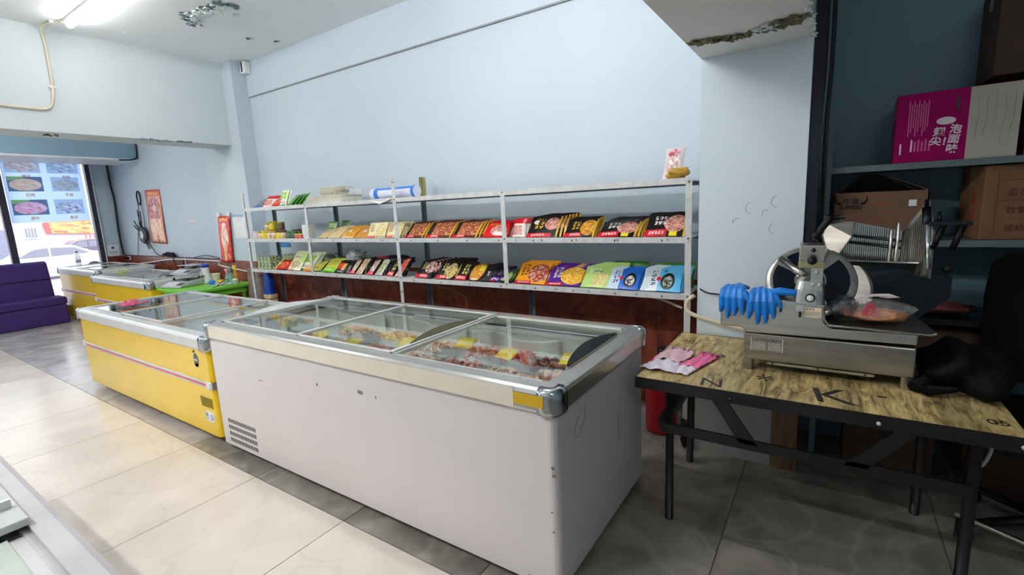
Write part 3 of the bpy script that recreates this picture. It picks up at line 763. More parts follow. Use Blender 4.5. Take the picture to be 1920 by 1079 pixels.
NL = MB().box(-3.3 - cx4, -1.437 - cx4, -.56 - cyy4, .196 - cyy4, .862, .880).build('sliding_lid', mat('pale_lid', rgb(200, 204, 202), .4, .1), NF, bevel=.003)
MB().box(-1.56 - cx4, -1.535 - cx4, -.5 - cyy4, .185 - cyy4, .88, .885).box(-1.535 - cx4, -1.525 - cx4, -.5 - cyy4, .185 - cyy4, .88, .90).build('lid_grip', M_WP, NL)
MB().box(-1.43 - cx4, -.70 - cx4, -.56 - cyy4, .155 - cyy4, .846, .852).build('lower_lid', mat('frosted_lid', rgb(190, 200, 192), .3), NF)
MB().box(-1.43 - cx4, -.70 - cx4, .155 - cyy4, .192 - cyy4, .834, .846).build('rail', M_ALU_M, NF)

cloth = MB().sheet(lambda u, v: (-.085 + .17 * u + .02 * math.sin(9 * v), -.08 + .16 * v + .015 * math.sin(8 * u), .004 + .045 * abs(math.sin(5 * u + 3 * v)) * math.sin(PI * u) ** .3 * math.sin(PI * v) ** .3), 14, 10).build('cleaning_cloth', M_PINKCLOTH, solid=.004, loc=(-5.33, 1.66, .772), rz=.3)
tag(cloth, 'crumpled pink cleaning cloth on the glass of the near yellow freezer', 'cloth')
lf = MB()
for k in range(7):
    t_ = k * 1.1; lf.tube([(0, 0, 0), (.05 * math.cos(t_), .05 * math.sin(t_), .03), (.09 * math.cos(t_), .09 * math.sin(t_), .05 + .02 * (k % 3))], [.008, .006, .002], 5)
lo = lf.build('green_ribbon', mat('yellow_green_ribbon', rgb(216, 240, 110), .5), loc=(-8.33, 2.56, .812)); tag(lo, 'yellow green ribbon bow lying on the second yellow freezer', 'ribbon')
bt = thing('water_bottle', 'clear water bottle standing on the farthest yellow freezer', 'bottle', (-10.1, 2.56, .862))
MB().lathe([(.03, 0), (.033, .01), (.033, .14), (.03, .16), (.033, .18), (.013, .225), (.013, .235)], n=18).build('bottle_body', M_CLEAR2, bt)
MB().lathe([(.0145, .232), (.0145, .25), (.0, .25)], n=14).build('cap', M_BLACK, bt)
MB().lathe([(.034, .07), (.034, .12)], n=18).build('bottle_label', M_SILVERP, bt)

# ------------------------------------------------------------------ meat in the white freezer
MEATS = {
 'pink': meat_mat('pink_meat', rgb(186, 96, 88), rgb(226, 160, 150), rgb(246, 224, 214)),
 'dark': meat_mat('dark_offal', rgb(70, 30, 36), rgb(112, 56, 58), rgb(150, 92, 88)),
 'pale': meat_mat('pale_meat', rgb(222, 174, 154), rgb(238, 206, 190), rgb(248, 232, 222)),
 'shrimp': meat_mat('dried_orange_meat', rgb(206, 130, 80), rgb(236, 184, 130), rgb(250, 226, 184), 30),
 'red': meat_mat('red_meat', rgb(170, 34, 44), rgb(206, 66, 72), rgb(230, 130, 126)),
 'bacon': meat_mat('streaky_meat', rgb(196, 106, 96), rgb(232, 196, 184), rgb(244, 226, 214), 22)}
def tray(name, label, x, y, z, sx, sy_, kind, seed, n=70, bits='lump'):
    t = thing('meat_tray', label, 'tray', (x, y, z), rz=random.Random(seed).uniform(-.05, .05), group=None)
    h = .05
    MB().loft([rrect(-sx / 2 + .012, sx / 2 - .012, -sy_ / 2 + .012, sy_ / 2 - .012, 0, .02, 4), rrect(-sx / 2, sx / 2, -sy_ / 2, sy_ / 2, h, .02, 4), rrect(-sx / 2 - .008, sx / 2 + .008, -sy_ / 2 - .008, sy_ / 2 + .008, h + .002, .02, 4)], cap1=False).build('tray_shell', M_TRAYF, t)
    rnd = random.Random(seed); mb = MB()
    for k in range(n):
        px_ = rnd.uniform(-sx / 2 + .03, sx / 2 - .03); py_ = rnd.uniform(-sy_ / 2 + .03, sy_ / 2 - .03)
        dome = .03 * (1 - (2 * px_ / sx) ** 2) * (1 - (2 * py_ / sy_) ** 2)
        pz = .02 + rnd.random() * .025 + dome
        if bits == 'lump': mb.blob((px_, py_, pz), (rnd.uniform(.012, .028), rnd.uniform(.01, .02), rnd.uniform(.008, .014)), rnd.random(), .3, 7, 5, rot=(rnd.random(), rnd.random(), rnd.random() * 6))
        elif bits == 'strip':
            a_ = rnd.random() * 6; l = rnd.uniform(.02, .05)
            mb.tube([(px_ - l * math.cos(a_), py_ - l * math.sin(a_), pz - .008), (px_, py_, pz + .008), (px_ + l * math.cos(a_ + .5), py_ + l * math.sin(a_ + .5), pz - .006)], [.004, .008, .004], 5)
        elif bits == 'curl':
            a_ = rnd.random() * 6; r_ = rnd.uniform(.01, .018)
            mb.tube([(px_ + r_ * math.cos(a_ + q), py_ + r_ * math.sin(a_ + q), pz + q * .002) for q in (0, 1.2, 2.4, 3.6)], [.003, .006, .006, .002], 5)
    o = mb.build('meat_pieces', MEATS[kind], t); o['kind'] = 'stuff'
    return t
ZT = .618
tray('meat_tray', 'clear tray of curled orange dried meat at the middle of the white freezer', -2.36, 2.15, ZT + .01, .34, .2, 'shrimp', 1, 110, 'curl')
tray('meat_tray', 'tray of pink meat strips left of the middle handle in the white freezer', -2.03, 2.12, ZT, .26, .22, 'pale', 2, 80, 'strip')
tray('meat_tray', 'tray of pink meat under the first yellow card of the right-hand lid', -1.66, 2.13, ZT, .22, .22, 'pink', 3, 80, 'lump')
tray('meat_tray', 'tray with bright red meat behind the middle card of the right-hand lid', -1.42, 2.15, ZT, .2, .18, 'red', 4, 60, 'strip')
tray('meat_tray', 'tray of dark purple offal right of the middle card', -1.20, 2.10, ZT, .18, .2, 'dark', 5, 70, 'lump')
tray('meat_tray', 'tray of mixed pink meat at the right end of the white freezer', -.99, 2.12, ZT, .18, .22, 'pink', 6, 60, 'lump')
tray('meat_tray', 'tray of dark and pink chunks at the front left of the right-hand lid', -1.62, 1.86, ZT + .005, .26, .24, 'pink', 7, 90, 'lump')
tray('meat_tray', 'tray of pale sliced meat at the front centre of the right-hand lid', -1.34, 1.84, ZT + .005, .24, .24, 'pale', 8, 90, 'strip')
tray('meat_tray', 'tray of streaky chunks at the front of the right end', -1.04, 1.83, ZT + .005, .28, .26, 'bacon', 9, 60, 'lump')
tray('meat_tray', 'tray of pink strips at the front left of the middle handle', -1.93, 1.84, ZT + .005, .26, .24, 'pale', 10, 90, 'strip')
tray('meat_tray', 'tray of grey pink strips in front of the curled meat', -2.25, 1.84, ZT + .005, .3, .24, 'pink', 11, 90, 'strip')
tray('meat_tray', 'tray of grey pink strips right of the leftmost yellow card', -2.62, 1.86, ZT + .005, .28, .24, 'pale', 13, 80, 'strip')
tray('meat_tray', 'tray of dark chunks under the leftmost yellow card', -2.95, 1.88, ZT + .005, .28, .24, 'pink', 14, 80, 'lump')
tray('meat_tray', 'tray of pale meat behind the leftmost yellow card', -2.8, 2.15, ZT, .3, .2, 'pale', 15, 80, 'lump')
for k, (x, z) in enumerate(((-1.0, .0), (-1.12, .0), (-.97, .035))):
    tb = thing('streaky_pork_roll', ['rolled streaky pork log lying at the right end of the freezer, rear one', 'rolled streaky pork log lying at the right end of the freezer, front one', 'short streaky pork log on top of the two others'][k], 'meat', (x, 1.76 + k * .025, ZT + .085 + z), rz=.15)
    MB().tube([(-.1, 0, 0), (.1, 0, 0)], .024, 12).build('meat', MEATS['bacon'], tb)
    for q in (-.06, .0, .06): MB().lathe([(.0245, -.012), (.0255, 0), (.0245, .012)], (q, 0, 0), 12, rot=(0, PI / 2, 0)).build('fat_band', MEATS['pale'], tb)
cards = [(-1.76, 2.11, 'first yellow price card from the left under the right-hand lid'), (-1.42, 2.04, 'yellow price card in the middle of the right-hand lid'), (-1.06, 2.10, 'rightmost yellow price card in the white freezer'),
         (-2.10, 1.97, 'yellow price card just left of the bronze lid handle'), (-2.80, 1.86, 'leftmost yellow price card in the white freezer'), (-2.42, 1.82, 'second yellow price card from the left, close to the front edge')]
for k, (x, y, lb) in enumerate(cards):
    o = MB().sheet(lambda u, v: (-.06 + .12 * u, -.045 + .09 * v, .01 * math.sin(PI * u) * .6), 6, 4).build('price_card', M_YCARD, solid=.001, loc=(x, y, ZT + .098)); o.rotation_euler = (.38, 0, [.1, -.18, .05, .2, .1, -.05][k])
    tag(o, lb, 'card', 'yellow price cards in the white freezer')
bags = [(-1.5, 2.28, .68, .6, 'white cloth liner folded along the back of the right-hand lid'), (-2.1, 2.2, .70, .5, 'white plastic liner heaped behind the middle lid'), (-2.85, 2.22, .69, .55, 'white plastic liner heaped at the back of the left lid')]
for k, (x, y, z, l, lb) in enumerate(bags):
    o = MB().sheet(lambda u, v: (l * (u - .5), -.035 + .012 * math.sin(20 * u + k), -.06 + .12 * v * (1 + .15 * math.sin(7 * u + k))), 30, 6).build('plastic_liner', mat('liner_film', rgb(226, 228, 226), .5) if 'liner_film' not in bpy.data.materials else bpy.data.materials['liner_film'], solid=.002, loc=(x, 2.262, z + .02))
    tag(o, lb, 'plastic sheet')
# contents of the near yellow freezer
for k, (x, y) in enumerate(((-3.75, 2.0), (-4.0, 1.75), (-3.6, 1.7), (-4.6, 2.0), (-5.3, 1.9))):
    o = MB().blob((0, 0, 0), (.16, .11, .045), k, .25, 16, 10).build('frozen_food_bag', M_CLEAR2 if k % 2 else MEATS['pale'], loc=(x, y, .56), rz=k)
    tag(o, ['pale frozen food bag at the back right of the near yellow freezer', 'cloudy frozen food bag in the open part of the near yellow freezer', 'pale frozen food bag at the front right of the near yellow freezer', 'cloudy frozen food bag under the middle lid of the near yellow freezer', 'pale frozen food bag under the left lid of the near yellow freezer'][k], 'bag')

# ------------------------------------------------------------------ purple couch
co = thing('couch', 'dark purple fabric couch under the shop window', 'couch', (-10.35, .6, 0))
MB().box(-.27, .28, -1.72, 1.72, .0, .30).build('base', M_PURPLE, co, bevel=.02)
MB().box(-.10, .285, -1.72, 1.73, .30, .42).build('seat_cushion', M_PURPLE, co, bevel=.03, seg=3)
mb = MB().loft([[(x, y, z) for (x, z) in ((-.27, .30), (-.05, .40), (-.10, .72), (-.14, .95), (-.20, .985), (-.27, .97))] for y in (-1.69, 1.67)]); mb.build('backrest', M_PURPLE, co, bevel=.03, seg=3)
MB().box(-.098, -.085, -1.68, 1.66, .69, .7).build('back_seam', M_BLACK, co)
# ------------------------------------------------------------------ wall shelf unit
XL, XRR = -5.42, -.675
YS, YSB = 2.85, 3.21
sh = thing('wall_shelf_unit', 'long white angle-steel shelf unit standing in front of the red-brown panelled wall', 'shelf', (-3.05, 3.03, 0))
def rel(x, y): return (x + 3.05, y - 3.03)
def post(x, y, z0, z1, m, name='post', rust=()):
    x, y = rel(x, y); d = 1 if y < 0 else -1
    p = MB()
    p.box(x - .018, x + .018, y - .002, y + .002, z0, z1).box(x - .018, x - .014, y, y + .03 * d, z0, z1) if d > 0 else p.box(x - .018, x + .018, y - .002, y + .002, z0, z1).box(x - .018, x - .014, y - .03, y, z0, z1)
    o = p.build(name, m, sh)
    for z in rust:
        MB().lathe([(0, -.003), (.006, -.003), (.007, 0), (0, 0)], (x, y - .003, z), 8, rot=(-PI / 2, 0, 0)).build('bolt', M_SHELFB, o)
    return o
post(XL, YS, 0, 1.78, M_SHELF, rust=(1.6, 1.27, .93))
post(-3.045, YS, 0, 1.775, M_SHELF, rust=(1.74, 1.6, 1.4, 1.27, 1.1, .94, .82))
post(XRR, YS, 0, 1.6, M_SHELF, rust=(1.59, 1.27, .93))
post(-4.29, YS, .93, 1.61, M_SHELF, rust=(1.6, 1.27, .94))
post(-1.95, YS, .93, 1.605, M_SHELF, rust=(1.6, 1.27, .94))
for x, zt in ((XL, 1.62), (-3.045, 1.79), (XRR, 1.6), (-4.29, 1.6), (-1.95, .93)):
    post(x, YSB, 0, zt, M_GREYPOST)
post(-3.03, YSB - .004, 1.63, 1.79, mat('olive_painted_post', rgb(150, 150, 96), .6))
for (x0, x1) in ((XL, -3.06), (-3.03, XRR)):
    right = x1 > -2
    for zi, z in enumerate((.935, 1.27, 1.605)):
        zl = z
        xa, ya = rel(x0, YS); xb, yb = rel(x1, YSB)
        MB().box(xa + .004, xb - .004, ya + .008, yb, zl - .006, zl).build('shelf_board', M_WP, sh)
        rim = MB().box(xa, xb, ya - .004, ya + .008, zl - .027, zl + .008).build('front_rim', M_SHELF, sh)
        MB().box(xa, xb, yb, yb + .004, zl - .03, zl).build('back_rim', M_GREYPOST, sh)
        if zi < 2:
            for k in range(7 if not right else 8):
                xx = xa + (xb - xa) * (k + .5) / (7 if not right else 8)
                MB().box(xx - .005, xx + .003, ya - .0048, ya - .004, zl - .018, zl - .006).build('ink_tick', M_INK, rim)
for xx, zz, s_ in ((-1.80, .935, '12'), (-1.54, .935, '13'), (-1.3, .935, '14'), (-.98, .935, '15'), (-1.85, 1.27, '7'), (-1.64, 1.27, '8'), (-1.38, 1.27, '9'), (-1.1, 1.27, '10'), (-.79, 1.27, '11')):
    a_, b_ = rel(xx, YS); text(s_, .02, (a_, b_ - .0055, zz - .01), M_INK, sh, name='rim_number')

# ---- pouches
def pouch_mesh(w_, h, t, m, name='food_pouch'):
    mb = MB(); nx, ny = 10, 8
    def fr(sgn):
        def f(u, v):
            e = (max(0, math.sin(PI * u)) ** .5) * (max(0, math.sin(PI * (v * .9 + .05))) ** .6)
            wob = .0025 * math.sin(9 * u + 4 * v) * math.sin(PI * u)
            pin = .012 * math.sin(PI * v)
            return ((u - .5) * (w_ - pin), sgn * (t / 2 * e) + wob, v * h)
        return f
    mb.sheet(fr(-1), nx, ny)
    b0 = len(mb.f); mb.sheet(fr(1), nx, ny)
    for i in range(b0, len(mb.f)): mb.f[i] = tuple(reversed(mb.f[i])); mb.uv[i] = list(reversed(mb.uv[i]))
    o = mb.build(name, m); return o
def facing(x0, x1, ztop, zb, m, label, n=3, h=None, t=.02, group='food pouches on the wall shelf', dx=.012, dy=.024, y=2.885, lean=None, tilt=0, name='food_pouch', back=None):
    w_ = x1 - x0; vis = ztop - zb
    h = h or max(.15, vis * 1.45); h = max(h, vis * 1.05)
    ln = lean if lean is not None else math.acos(min(.98, vis / h))
    o = pouch_mesh(w_, h, t, m, name); tag(o, label, 'packet', group)
    o.location = ((x0 + x1) / 2, y + t * .5, zb + .006); o.rotation_euler = (-ln, 0, tilt)
    src = o
    if back:
        src = pouch_mesh(w_ * .97, h, t, back, name)
    for k in range(1, n):
        c = src if (back and k == 1) else src.copy()
        if not (back and k == 1): COL.objects.link(c)
        c['category'] = 'packet'
        c.location = ((x0 + x1) / 2 + dx * k + random.uniform(-.004, .004), y + t * .5 + dy * k, zb + .006)
        c.rotation_euler = (-ln * (1 - .05 * k), 0, tilt + random.uniform(-.03, .03))
        c['label'] = 'packet ' + ['directly', 'two places', 'three places', 'four places', 'five places'][k - 1] + ' behind the ' + ' '.join(label.split()[:9])
        c['group'] = group + ', piles'
    return o
BK = rgb(22, 20, 22); RD = rgb(206, 30, 46); WH = rgb(238, 234, 226); GOLD = rgb(214, 172, 60)
food_r = (rgb(120, 46, 34), rgb(176, 84, 58), rgb(222, 170, 120), 26)
food_y = (rgb(206, 140, 40), rgb(240, 200, 80), rgb(180, 70, 40), 26)
food_p = (rgb(206, 130, 120), rgb(236, 200, 180), rgb(170, 70, 60), 24)
food_g = (rgb(70, 130, 50), rgb(196, 216, 130), rgb(236, 236, 190), 24)
P_ = {}
P_['beef'] = print_mat('brown_beef_print', rgb(96, 44, 32), [('foodrect', .18, .12, .95, .95) + food_r, ('rect', 0, 0, .55, .16, RD), ('rect', .0, .2, .16, 1, BK), ('text', .2, .02, .5, .14, WH, 4, 1), ('rect', .94, 0, 1, 1, GOLD)])
P_['redw'] = print_mat('red_white_print', rgb(216, 30, 40), [('food', .62, .42, .34, .34) + food_p, ('text', .1, .7, .6, .92, GOLD, 4, 1), ('rect', .45, .1, .95, .34, WH), ('frame', .04, rgb(206, 24, 34))])
P_['blackgold'] = print_mat('black_gold_print', BK, [('food', .75, .62, .24, .3) + food_p, ('text', .18, .35, .5, .9, GOLD, 2, 3), ('rect', 0, 0, .8, .17, RD), ('text', .15, .03, .6, .14, WH, 5, 1), ('ell', .2, .7, .09, .1, WH), ('rect', .94, 0, 1, 1, GOLD)])
P_['blackpic'] = print_mat('black_picture_print', BK, [('food', .76, .5, .27, .42) + food_y, ('text', .2, .35, .46, .85, GOLD, 2, 3), ('rect', 0, 0, .6, .2, RD), ('text', .2, .04, .55, .17, WH, 5, 1), ('rect', .94, 0, 1, 1, GOLD)])
P_['blackmeat'] = print_mat('black_meat_print', BK, [('food', .72, .55, .27, .38) + food_p, ('text', .18, .45, .5, .9, WH, 3, 2), ('rect', .0, 0, .55, .28, RD), ('rect', .62, .02, .8, .2, rgb(240, 220, 40)), ('text', .1, .06, .5, .24, WH, 5, 1), ('rect', .94, 0, 1, 1, GOLD)])
P_['rwb'] = print_mat('red_white_bag_print', WH, [('foodrect', .1, .1, .8, .6) + food_p, ('rect', 0, .7, 1, 1, RD), ('rect', 0, 0, .1, 1, RD)])
P_['cream'] = print_mat('cream_print', rgb(236, 224, 176), [('text', .12, .35, .34, .9, rgb(60, 44, 30), 2, 3), ('food', .68, .5, .28, .36, rgb(226, 206, 130), rgb(240, 230, 190), rgb(200, 190, 110), 18), ('rect', 0, 0, .5, .14, rgb(220, 110, 100)), ('text', .5, .02, .95, .14, rgb(60, 50, 40), 3, 1)])
P_['creams'] = print_mat('small_cream_print', rgb(228, 210, 160), [('text', .1, .5, .4, .85, rgb(90, 60, 40), 2, 2), ('food', .68, .45, .26, .34, rgb(226, 190, 130), rgb(240, 225, 190), rgb(210, 170, 90), 18)])
P_['orange'] = print_mat('yellow_orange_print', rgb(240, 176, 50), [('food', .6, .45, .36, .36) + food_y, ('ell', .4, .6, .1, .12, WH), ('rect', 0, 0, 1, .1, rgb(250, 220, 180))])
P_['orange2'] = print_mat('orange_tan_print', rgb(226, 156, 90), [('food', .6, .45, .36, .4, rgb(220, 140, 60), rgb(240, 190, 100), rgb(190, 110, 50), 20), ('ell', .45, .6, .1, .12, WH)])
P_['green'] = print_mat('green_box_print', rgb(86, 140, 50), [('text', .05, .05, .95, .95, rgb(216, 228, 190), 5, 2)])
P_['green2'] = print_mat('dark_green_print', rgb(54, 92, 40), [('text', .1, .1, .9, .9, rgb(130, 160, 110), 4, 3)])
P_['greenwall'] = print_mat('green_block_print', rgb(92, 118, 66), [('foodrect', 0, .0, 1, 1, rgb(60, 84, 46), rgb(130, 150, 96), rgb(206, 216, 180), 9), ('rect', .45, 0, .55, 1, rgb(210, 220, 200))])
P_['red'] = print_mat('red_pouch_print', rgb(206, 44, 30), [('food', .5, .4, .3, .3, rgb(230, 90, 50), rgb(190, 30, 30), rgb(240, 140, 90), 10), ('rect', .0, .75, 1, 1, rgb(120, 50, 40))])
P_['yellow'] = print_mat('yellow_pouch_print', rgb(222, 206, 120), [('rect', 0, .6, 1, 1, rgb(180, 180, 100)), ('text', .2, .1, .8, .5, rgb(190, 90, 40), 3, 1)])
P_['whitegreen'] = print_mat('white_green_print', rgb(226, 226, 190), [('food', .45, .3, .35, .2, rgb(120, 150, 60), rgb(226, 210, 160), rgb(180, 120, 80), 20), ('text', .1, .62, .9, .75, rgb(150, 90, 50), 6, 1), ('rect', .6, .4, 1, .9, rgb(200, 224, 150)), ('rect', 0, 0, .5, .08, rgb(230, 150, 130))])
P_['limew'] = print_mat('lime_white_print', rgb(226, 232, 206), [('rect', .1, .45, .8, .85, rgb(140, 196, 40)), ('text', .15, .52, .7, .78, rgb(220, 240, 170), 3, 1), ('text', .1, .12, .8, .3, rgb(150, 110, 90), 5, 1), ('rect', .05, 0, .8, .07, rgb(60, 120, 40))])
P_['yorange'] = print_mat('noodle_yellow_print', rgb(228, 190, 70), [('food', .5, .5, .4, .4, rgb(240, 200, 90), rgb(220, 160, 40), rgb(250, 230, 150), 12), ('rect', 0, 0, 1, .12, rgb(240, 150, 40))])
P_['ygreen'] = print_mat('yellow_green_print', rgb(206, 210, 90), [('text', .1, .1, .9, .4, rgb(90, 90, 30), 3, 1), ('food', .5, .7, .3, .2, rgb(240, 220, 120), rgb(200, 180, 70), rgb(250, 240, 180), 14)])
P_['lime'] = print_mat('lime_print', rgb(214, 216, 84), [('rect', 0, 0, 1, .28, rgb(126, 206, 40)), ('text', .15, .08, .8, .22, WH, 4, 1), ('text', .2, .4, .8, .9, rgb(170, 190, 60), 3, 3)])
P_['tomato'] = print_mat('black_tomato_print', rgb(26, 24, 28), [('ell', .35, .55, .3, .3, rgb(220, 40, 30)), ('ell', .38, .6, .14, .14, rgb(240, 90, 60)), ('rect', .62, .2, .95, .75, rgb(220, 176, 100)), ('text', .3, .05, .9, .15, WH, 5, 1)])
P_['black'] = print_mat('plain_black_print', rgb(26, 24, 28), [('text', .5, .3, .8, .6, rgb(200, 200, 200), 1, 2)])
P_['noodle1'] = print_mat('black_white_noodle_print', BK, [('foodrect', .35, .2, 1, .95, rgb(220, 200, 180), rgb(150, 80, 60), rgb(240, 230, 210), 12), ('rect', 0, 0, 1, .2, rgb(226, 60, 90)), ('text', .1, .3, .4, .9, WH, 1, 3)])
P_['noodle2'] = print_mat('noodle_bowl_print', rgb(206, 190, 160), [('foodrect', .05, .25, .95, .95, rgb(226, 196, 150), rgb(150, 100, 70), rgb(240, 225, 190), 14), ('text', .1, .02, .8, .22, rgb(60, 50, 44), 4, 2)])
P_['noodle3'] = print_mat('white_salad_print', rgb(216, 216, 206), [('food', .5, .5, .36, .36, rgb(190, 196, 90), rgb(226, 226, 200), rgb(120, 130, 60), 12), ('text', .1, .02, .9, .2, rgb(60, 50, 44), 5, 2)])
P_['noodle4'] = print_mat('black_gold_char_print', BK, [('text', .45, .3, .95, .95, rgb(226, 216, 120), 2, 3), ('rect', 0, 0, 1, .24, RD), ('text', .1, .04, .9, .2, WH, 5, 1)])
P_['salmon'] = print_mat('salmon_meat_print', rgb(216, 110, 90), [('foodrect', .05, .3, .95, .95, rgb(226, 100, 80), rgb(236, 150, 120), rgb(200, 70, 60), 10), ('rect', 0, 0, .7, .28, rgb(226, 206, 190)), ('text', .1, .03, .6, .24, rgb(60, 40, 40), 4, 2)])
P_['noodle5'] = print_mat('black_noodle_fan_print', BK, [('food', .72, .62, .3, .36, rgb(226, 170, 160), rgb(236, 210, 200), rgb(60, 30, 30), 16), ('text', .2, .45, .42, .92, rgb(220, 220, 120), 2, 3), ('rect', 0, 0, .75, .2, RD), ('text', .3, .04, .7, .16, WH, 5, 1)])
P_['noodle6'] = print_mat('black_yellow_noodle_print', BK, [('food', .7, .45, .3, .44, rgb(236, 206, 110), rgb(220, 180, 150), rgb(120, 140, 60), 16), ('text', .18, .4, .42, .9, rgb(226, 226, 150), 2, 3), ('rect', 0, 0, .6, .2, RD), ('text', .25, .04, .55, .16, WH, 5, 1)])
P_['ypic'] = print_mat('yellow_food_print', rgb(60, 30, 20), [('food', .5, .5, .5, .5) + food_y, ('rect', .6, .6, 1, .95, rgb(240, 220, 60)), ('text', .2, .02, .8, .14, WH, 4, 1)])
P_['purple'] = print_mat('purple_black_print', rgb(40, 24, 60), [('rect', 0, 0, 1, .3, rgb(84, 40, 140)), ('text', .1, .06, .9, .24, WH, 4, 1), ('rect', 0, 0, .5, .07, RD), ('ell', .7, .6, .2, .2, rgb(80, 80, 90))])
P_['mush'] = print_mat('green_white_food_print', rgb(60, 90, 40), [('food', .5, .45, .42, .4) + food_g, ('rect', 0, 0, 1, .1, rgb(40, 60, 30))])
P_['ochre'] = print_mat('orange_beef_print', rgb(240, 162, 40), [('food', .70, .52, .34, .44, rgb(150, 40, 36), rgb(190, 90, 70), rgb(226, 190, 160), 20), ('text', .1, .35, .36, .95, rgb(70, 30, 20), 2, 4), ('rect', 0, 0, .55, .13, RD), ('text', .1, .02, .5, .11, WH, 6, 1)])
P_['violet'] = print_mat('violet_noodle_print', rgb(88, 36, 140), [('food', .72, .52, .36, .46, rgb(240, 190, 50), rgb(226, 150, 40), rgb(250, 226, 120), 18), ('text', .12, .35, .38, .95, WH, 2, 4), ('rect', 0, 0, .5, .13, RD), ('text', .1, .02, .45, .11, WH, 6, 1)])
P_['palegreen'] = print_mat('pale_green_noodle_print', rgb(186, 222, 132), [('foodrect', .4, .08, .9, .66, rgb(222, 206, 130), rgb(236, 226, 160), rgb(206, 190, 110), 20), ('text', .15, .6, .6, .9, rgb(240, 248, 220), 4, 1), ('text', .3, .68, .7, .8, rgb(60, 110, 50), 4, 1)])
P_['blue'] = print_mat('blue_print', rgb(36, 110, 206), [('rect', 0, 0, .38, 1, rgb(206, 226, 240)), ('text', .14, .25, .34, .9, rgb(40, 70, 150), 2, 3), ('ell', .7, .42, .2, .34, rgb(24, 24, 30)), ('food', .7, .4, .14, .24, rgb(30, 30, 34), rgb(150, 150, 150), rgb(230, 230, 230), 14), ('ell', .4, .5, .06, .1, RD)])
P_['lblue'] = print_mat('light_blue_print', rgb(96, 190, 236), [('rect', 0, 0, .42, 1, rgb(214, 228, 236)), ('text', .2, .2, .38, .9, rgb(50, 70, 90), 1, 4), ('ell', .66, .42, .18, .36, rgb(26, 34, 30)), ('food', .66, .4, .12, .26, rgb(30, 40, 30), rgb(90, 100, 80), rgb(180, 190, 180), 14), ('ell', .42, .5, .06, .1, RD), ('text', .5, .8, .62, .95, rgb(30, 60, 140), 1, 2)])
P_['greenplain'] = print_mat('green_edge_print', rgb(70, 140, 50), [('text', .1, .2, .9, .8, rgb(120, 180, 80), 4, 2)])
P_['foil'] = print_mat('silver_blue_print', rgb(130, 134, 140), [('foodrect', .0, .2, 1, .9, rgb(100, 104, 110), rgb(170, 172, 176), rgb(120, 90, 90), 12), ('rect', 0, 0, 1, .2, rgb(50, 110, 160))])
P_['gold'] = print_mat('gold_foil_print', rgb(200, 156, 60), [('food', .5, .5, .4, .3, rgb(150, 110, 40), rgb(226, 190, 100), rgb(120, 80, 30), 8)], rough=.2, bump=.8)

ZM, ZB_ = 1.272, .937
facing(-4.236, -4.085, 1.345, ZM, P_['creams'], 'small cream packet at the left end below the green boxes', 3, t=.025)
facing(-4.06, -3.88, 1.362, ZM, P_['creams'], 'cream packet with dark lettering, second from the steel post', 4)
facing(-3.855, -3.68, 1.36, ZM, P_['orange'], 'bright yellow-orange packet on the middle shelf', 4)
facing(-3.665, -3.475, 1.358, ZM, P_['orange2'], 'tan orange packet right of the yellow-orange one', 4)
facing(-3.485, -3.25, 1.402, ZM, P_['cream'], 'tall cream packet standing upright on the middle shelf', 3, h=.145)
facing(-3.235, -3.065, 1.395, ZM, P_['cream'], 'tall cream packet beside the tall steel post', 4, h=.15)
facing(-3.015, -2.80, 1.385, ZM, P_['beef'], 'brown beef packet just right of the tall steel post', 4)
facing(-2.77, -2.50, 1.388, ZM, P_['beef'], 'brown beef packet, second right of the tall post', 4, dx=.016)
facing(-2.49, -2.24, 1.386, ZM, P_['beef'], 'brown beef packet, third right of the tall post', 4, dx=.018)
facing(-2.19, -1.975, 1.378, ZM, P_['redw'], 'red packet with white picture on the middle shelf', 3, dx=.004)
facing(-1.93, -1.81, 1.40, ZM, P_['rwb'], 'red and white bag at the left of the last middle bay', 3, t=.04, h=.14)
facing(-1.80, -1.55, 1.408, ZM, P_['blackgold'], 'black packet with gold lettering and white disc', 6, h=.18, dx=.018)
facing(-1.505, -1.28, 1.384, ZM, P_['blackpic'], 'black packet with round food picture and red foot', 4, dx=.006)
facing(-1.26, -1.00, 1.36, ZM, P_['blackmeat'], 'low black packet with sliced meat and yellow tag', 5, h=.17, dx=.014)
facing(-.955, -.705, 1.398, ZM, P_['blackmeat'], 'large black packet at the right end of the middle shelf', 3, h=.19, dx=.003)
facing(-4.30 + .06, -4.10, 1.42, 1.285, P_['green'], 'green box with pale lettering on the middle shelf', 1, h=.135, t=.05, y=3.0)
facing(-4.09, -3.95, 1.428, 1.285, P_['green2'], 'dark green box behind the cream packets', 1, h=.14, t=.05, y=3.04)

facing(-5.065, -4.90, 1.035, ZB_, P_['yellow'], 'pale yellow packet beside the green blocks on the bottom shelf', 3, t=.03)
facing(-5.0, -4.80, 1.03, ZB_ + .004, P_['red'], 'bright red packet on the bottom shelf', 3, t=.035, y=2.875, tilt=.15)
facing(-4.80, -4.57, 1.12, ZB_, P_['whitegreen'], 'large pale green and cream packet leaning high on the bottom shelf', 2, h=.23)
facing(-4.64, -4.40, 1.10, ZB_ + .004, P_['limew'], 'lime green and white packet beside the large cream one', 3, h=.22, y=2.90)
facing(-4.53, -4.36, 1.015, ZB_, P_['yorange'], 'orange noodle packet left of the steel post, bottom shelf', 2, t=.03, tilt=.1)
facing(-4.42, -4.30, 1.02, ZB_ + .002, P_['ygreen'], 'yellow green packet touching the bottom shelf post', 2, t=.03, y=2.90)
facing(-4.225, -4.03, 1.045, ZB_, P_['lime'], 'lime and yellow packet right of the bottom shelf post', 2, h=.18, t=.04, tilt=.06)
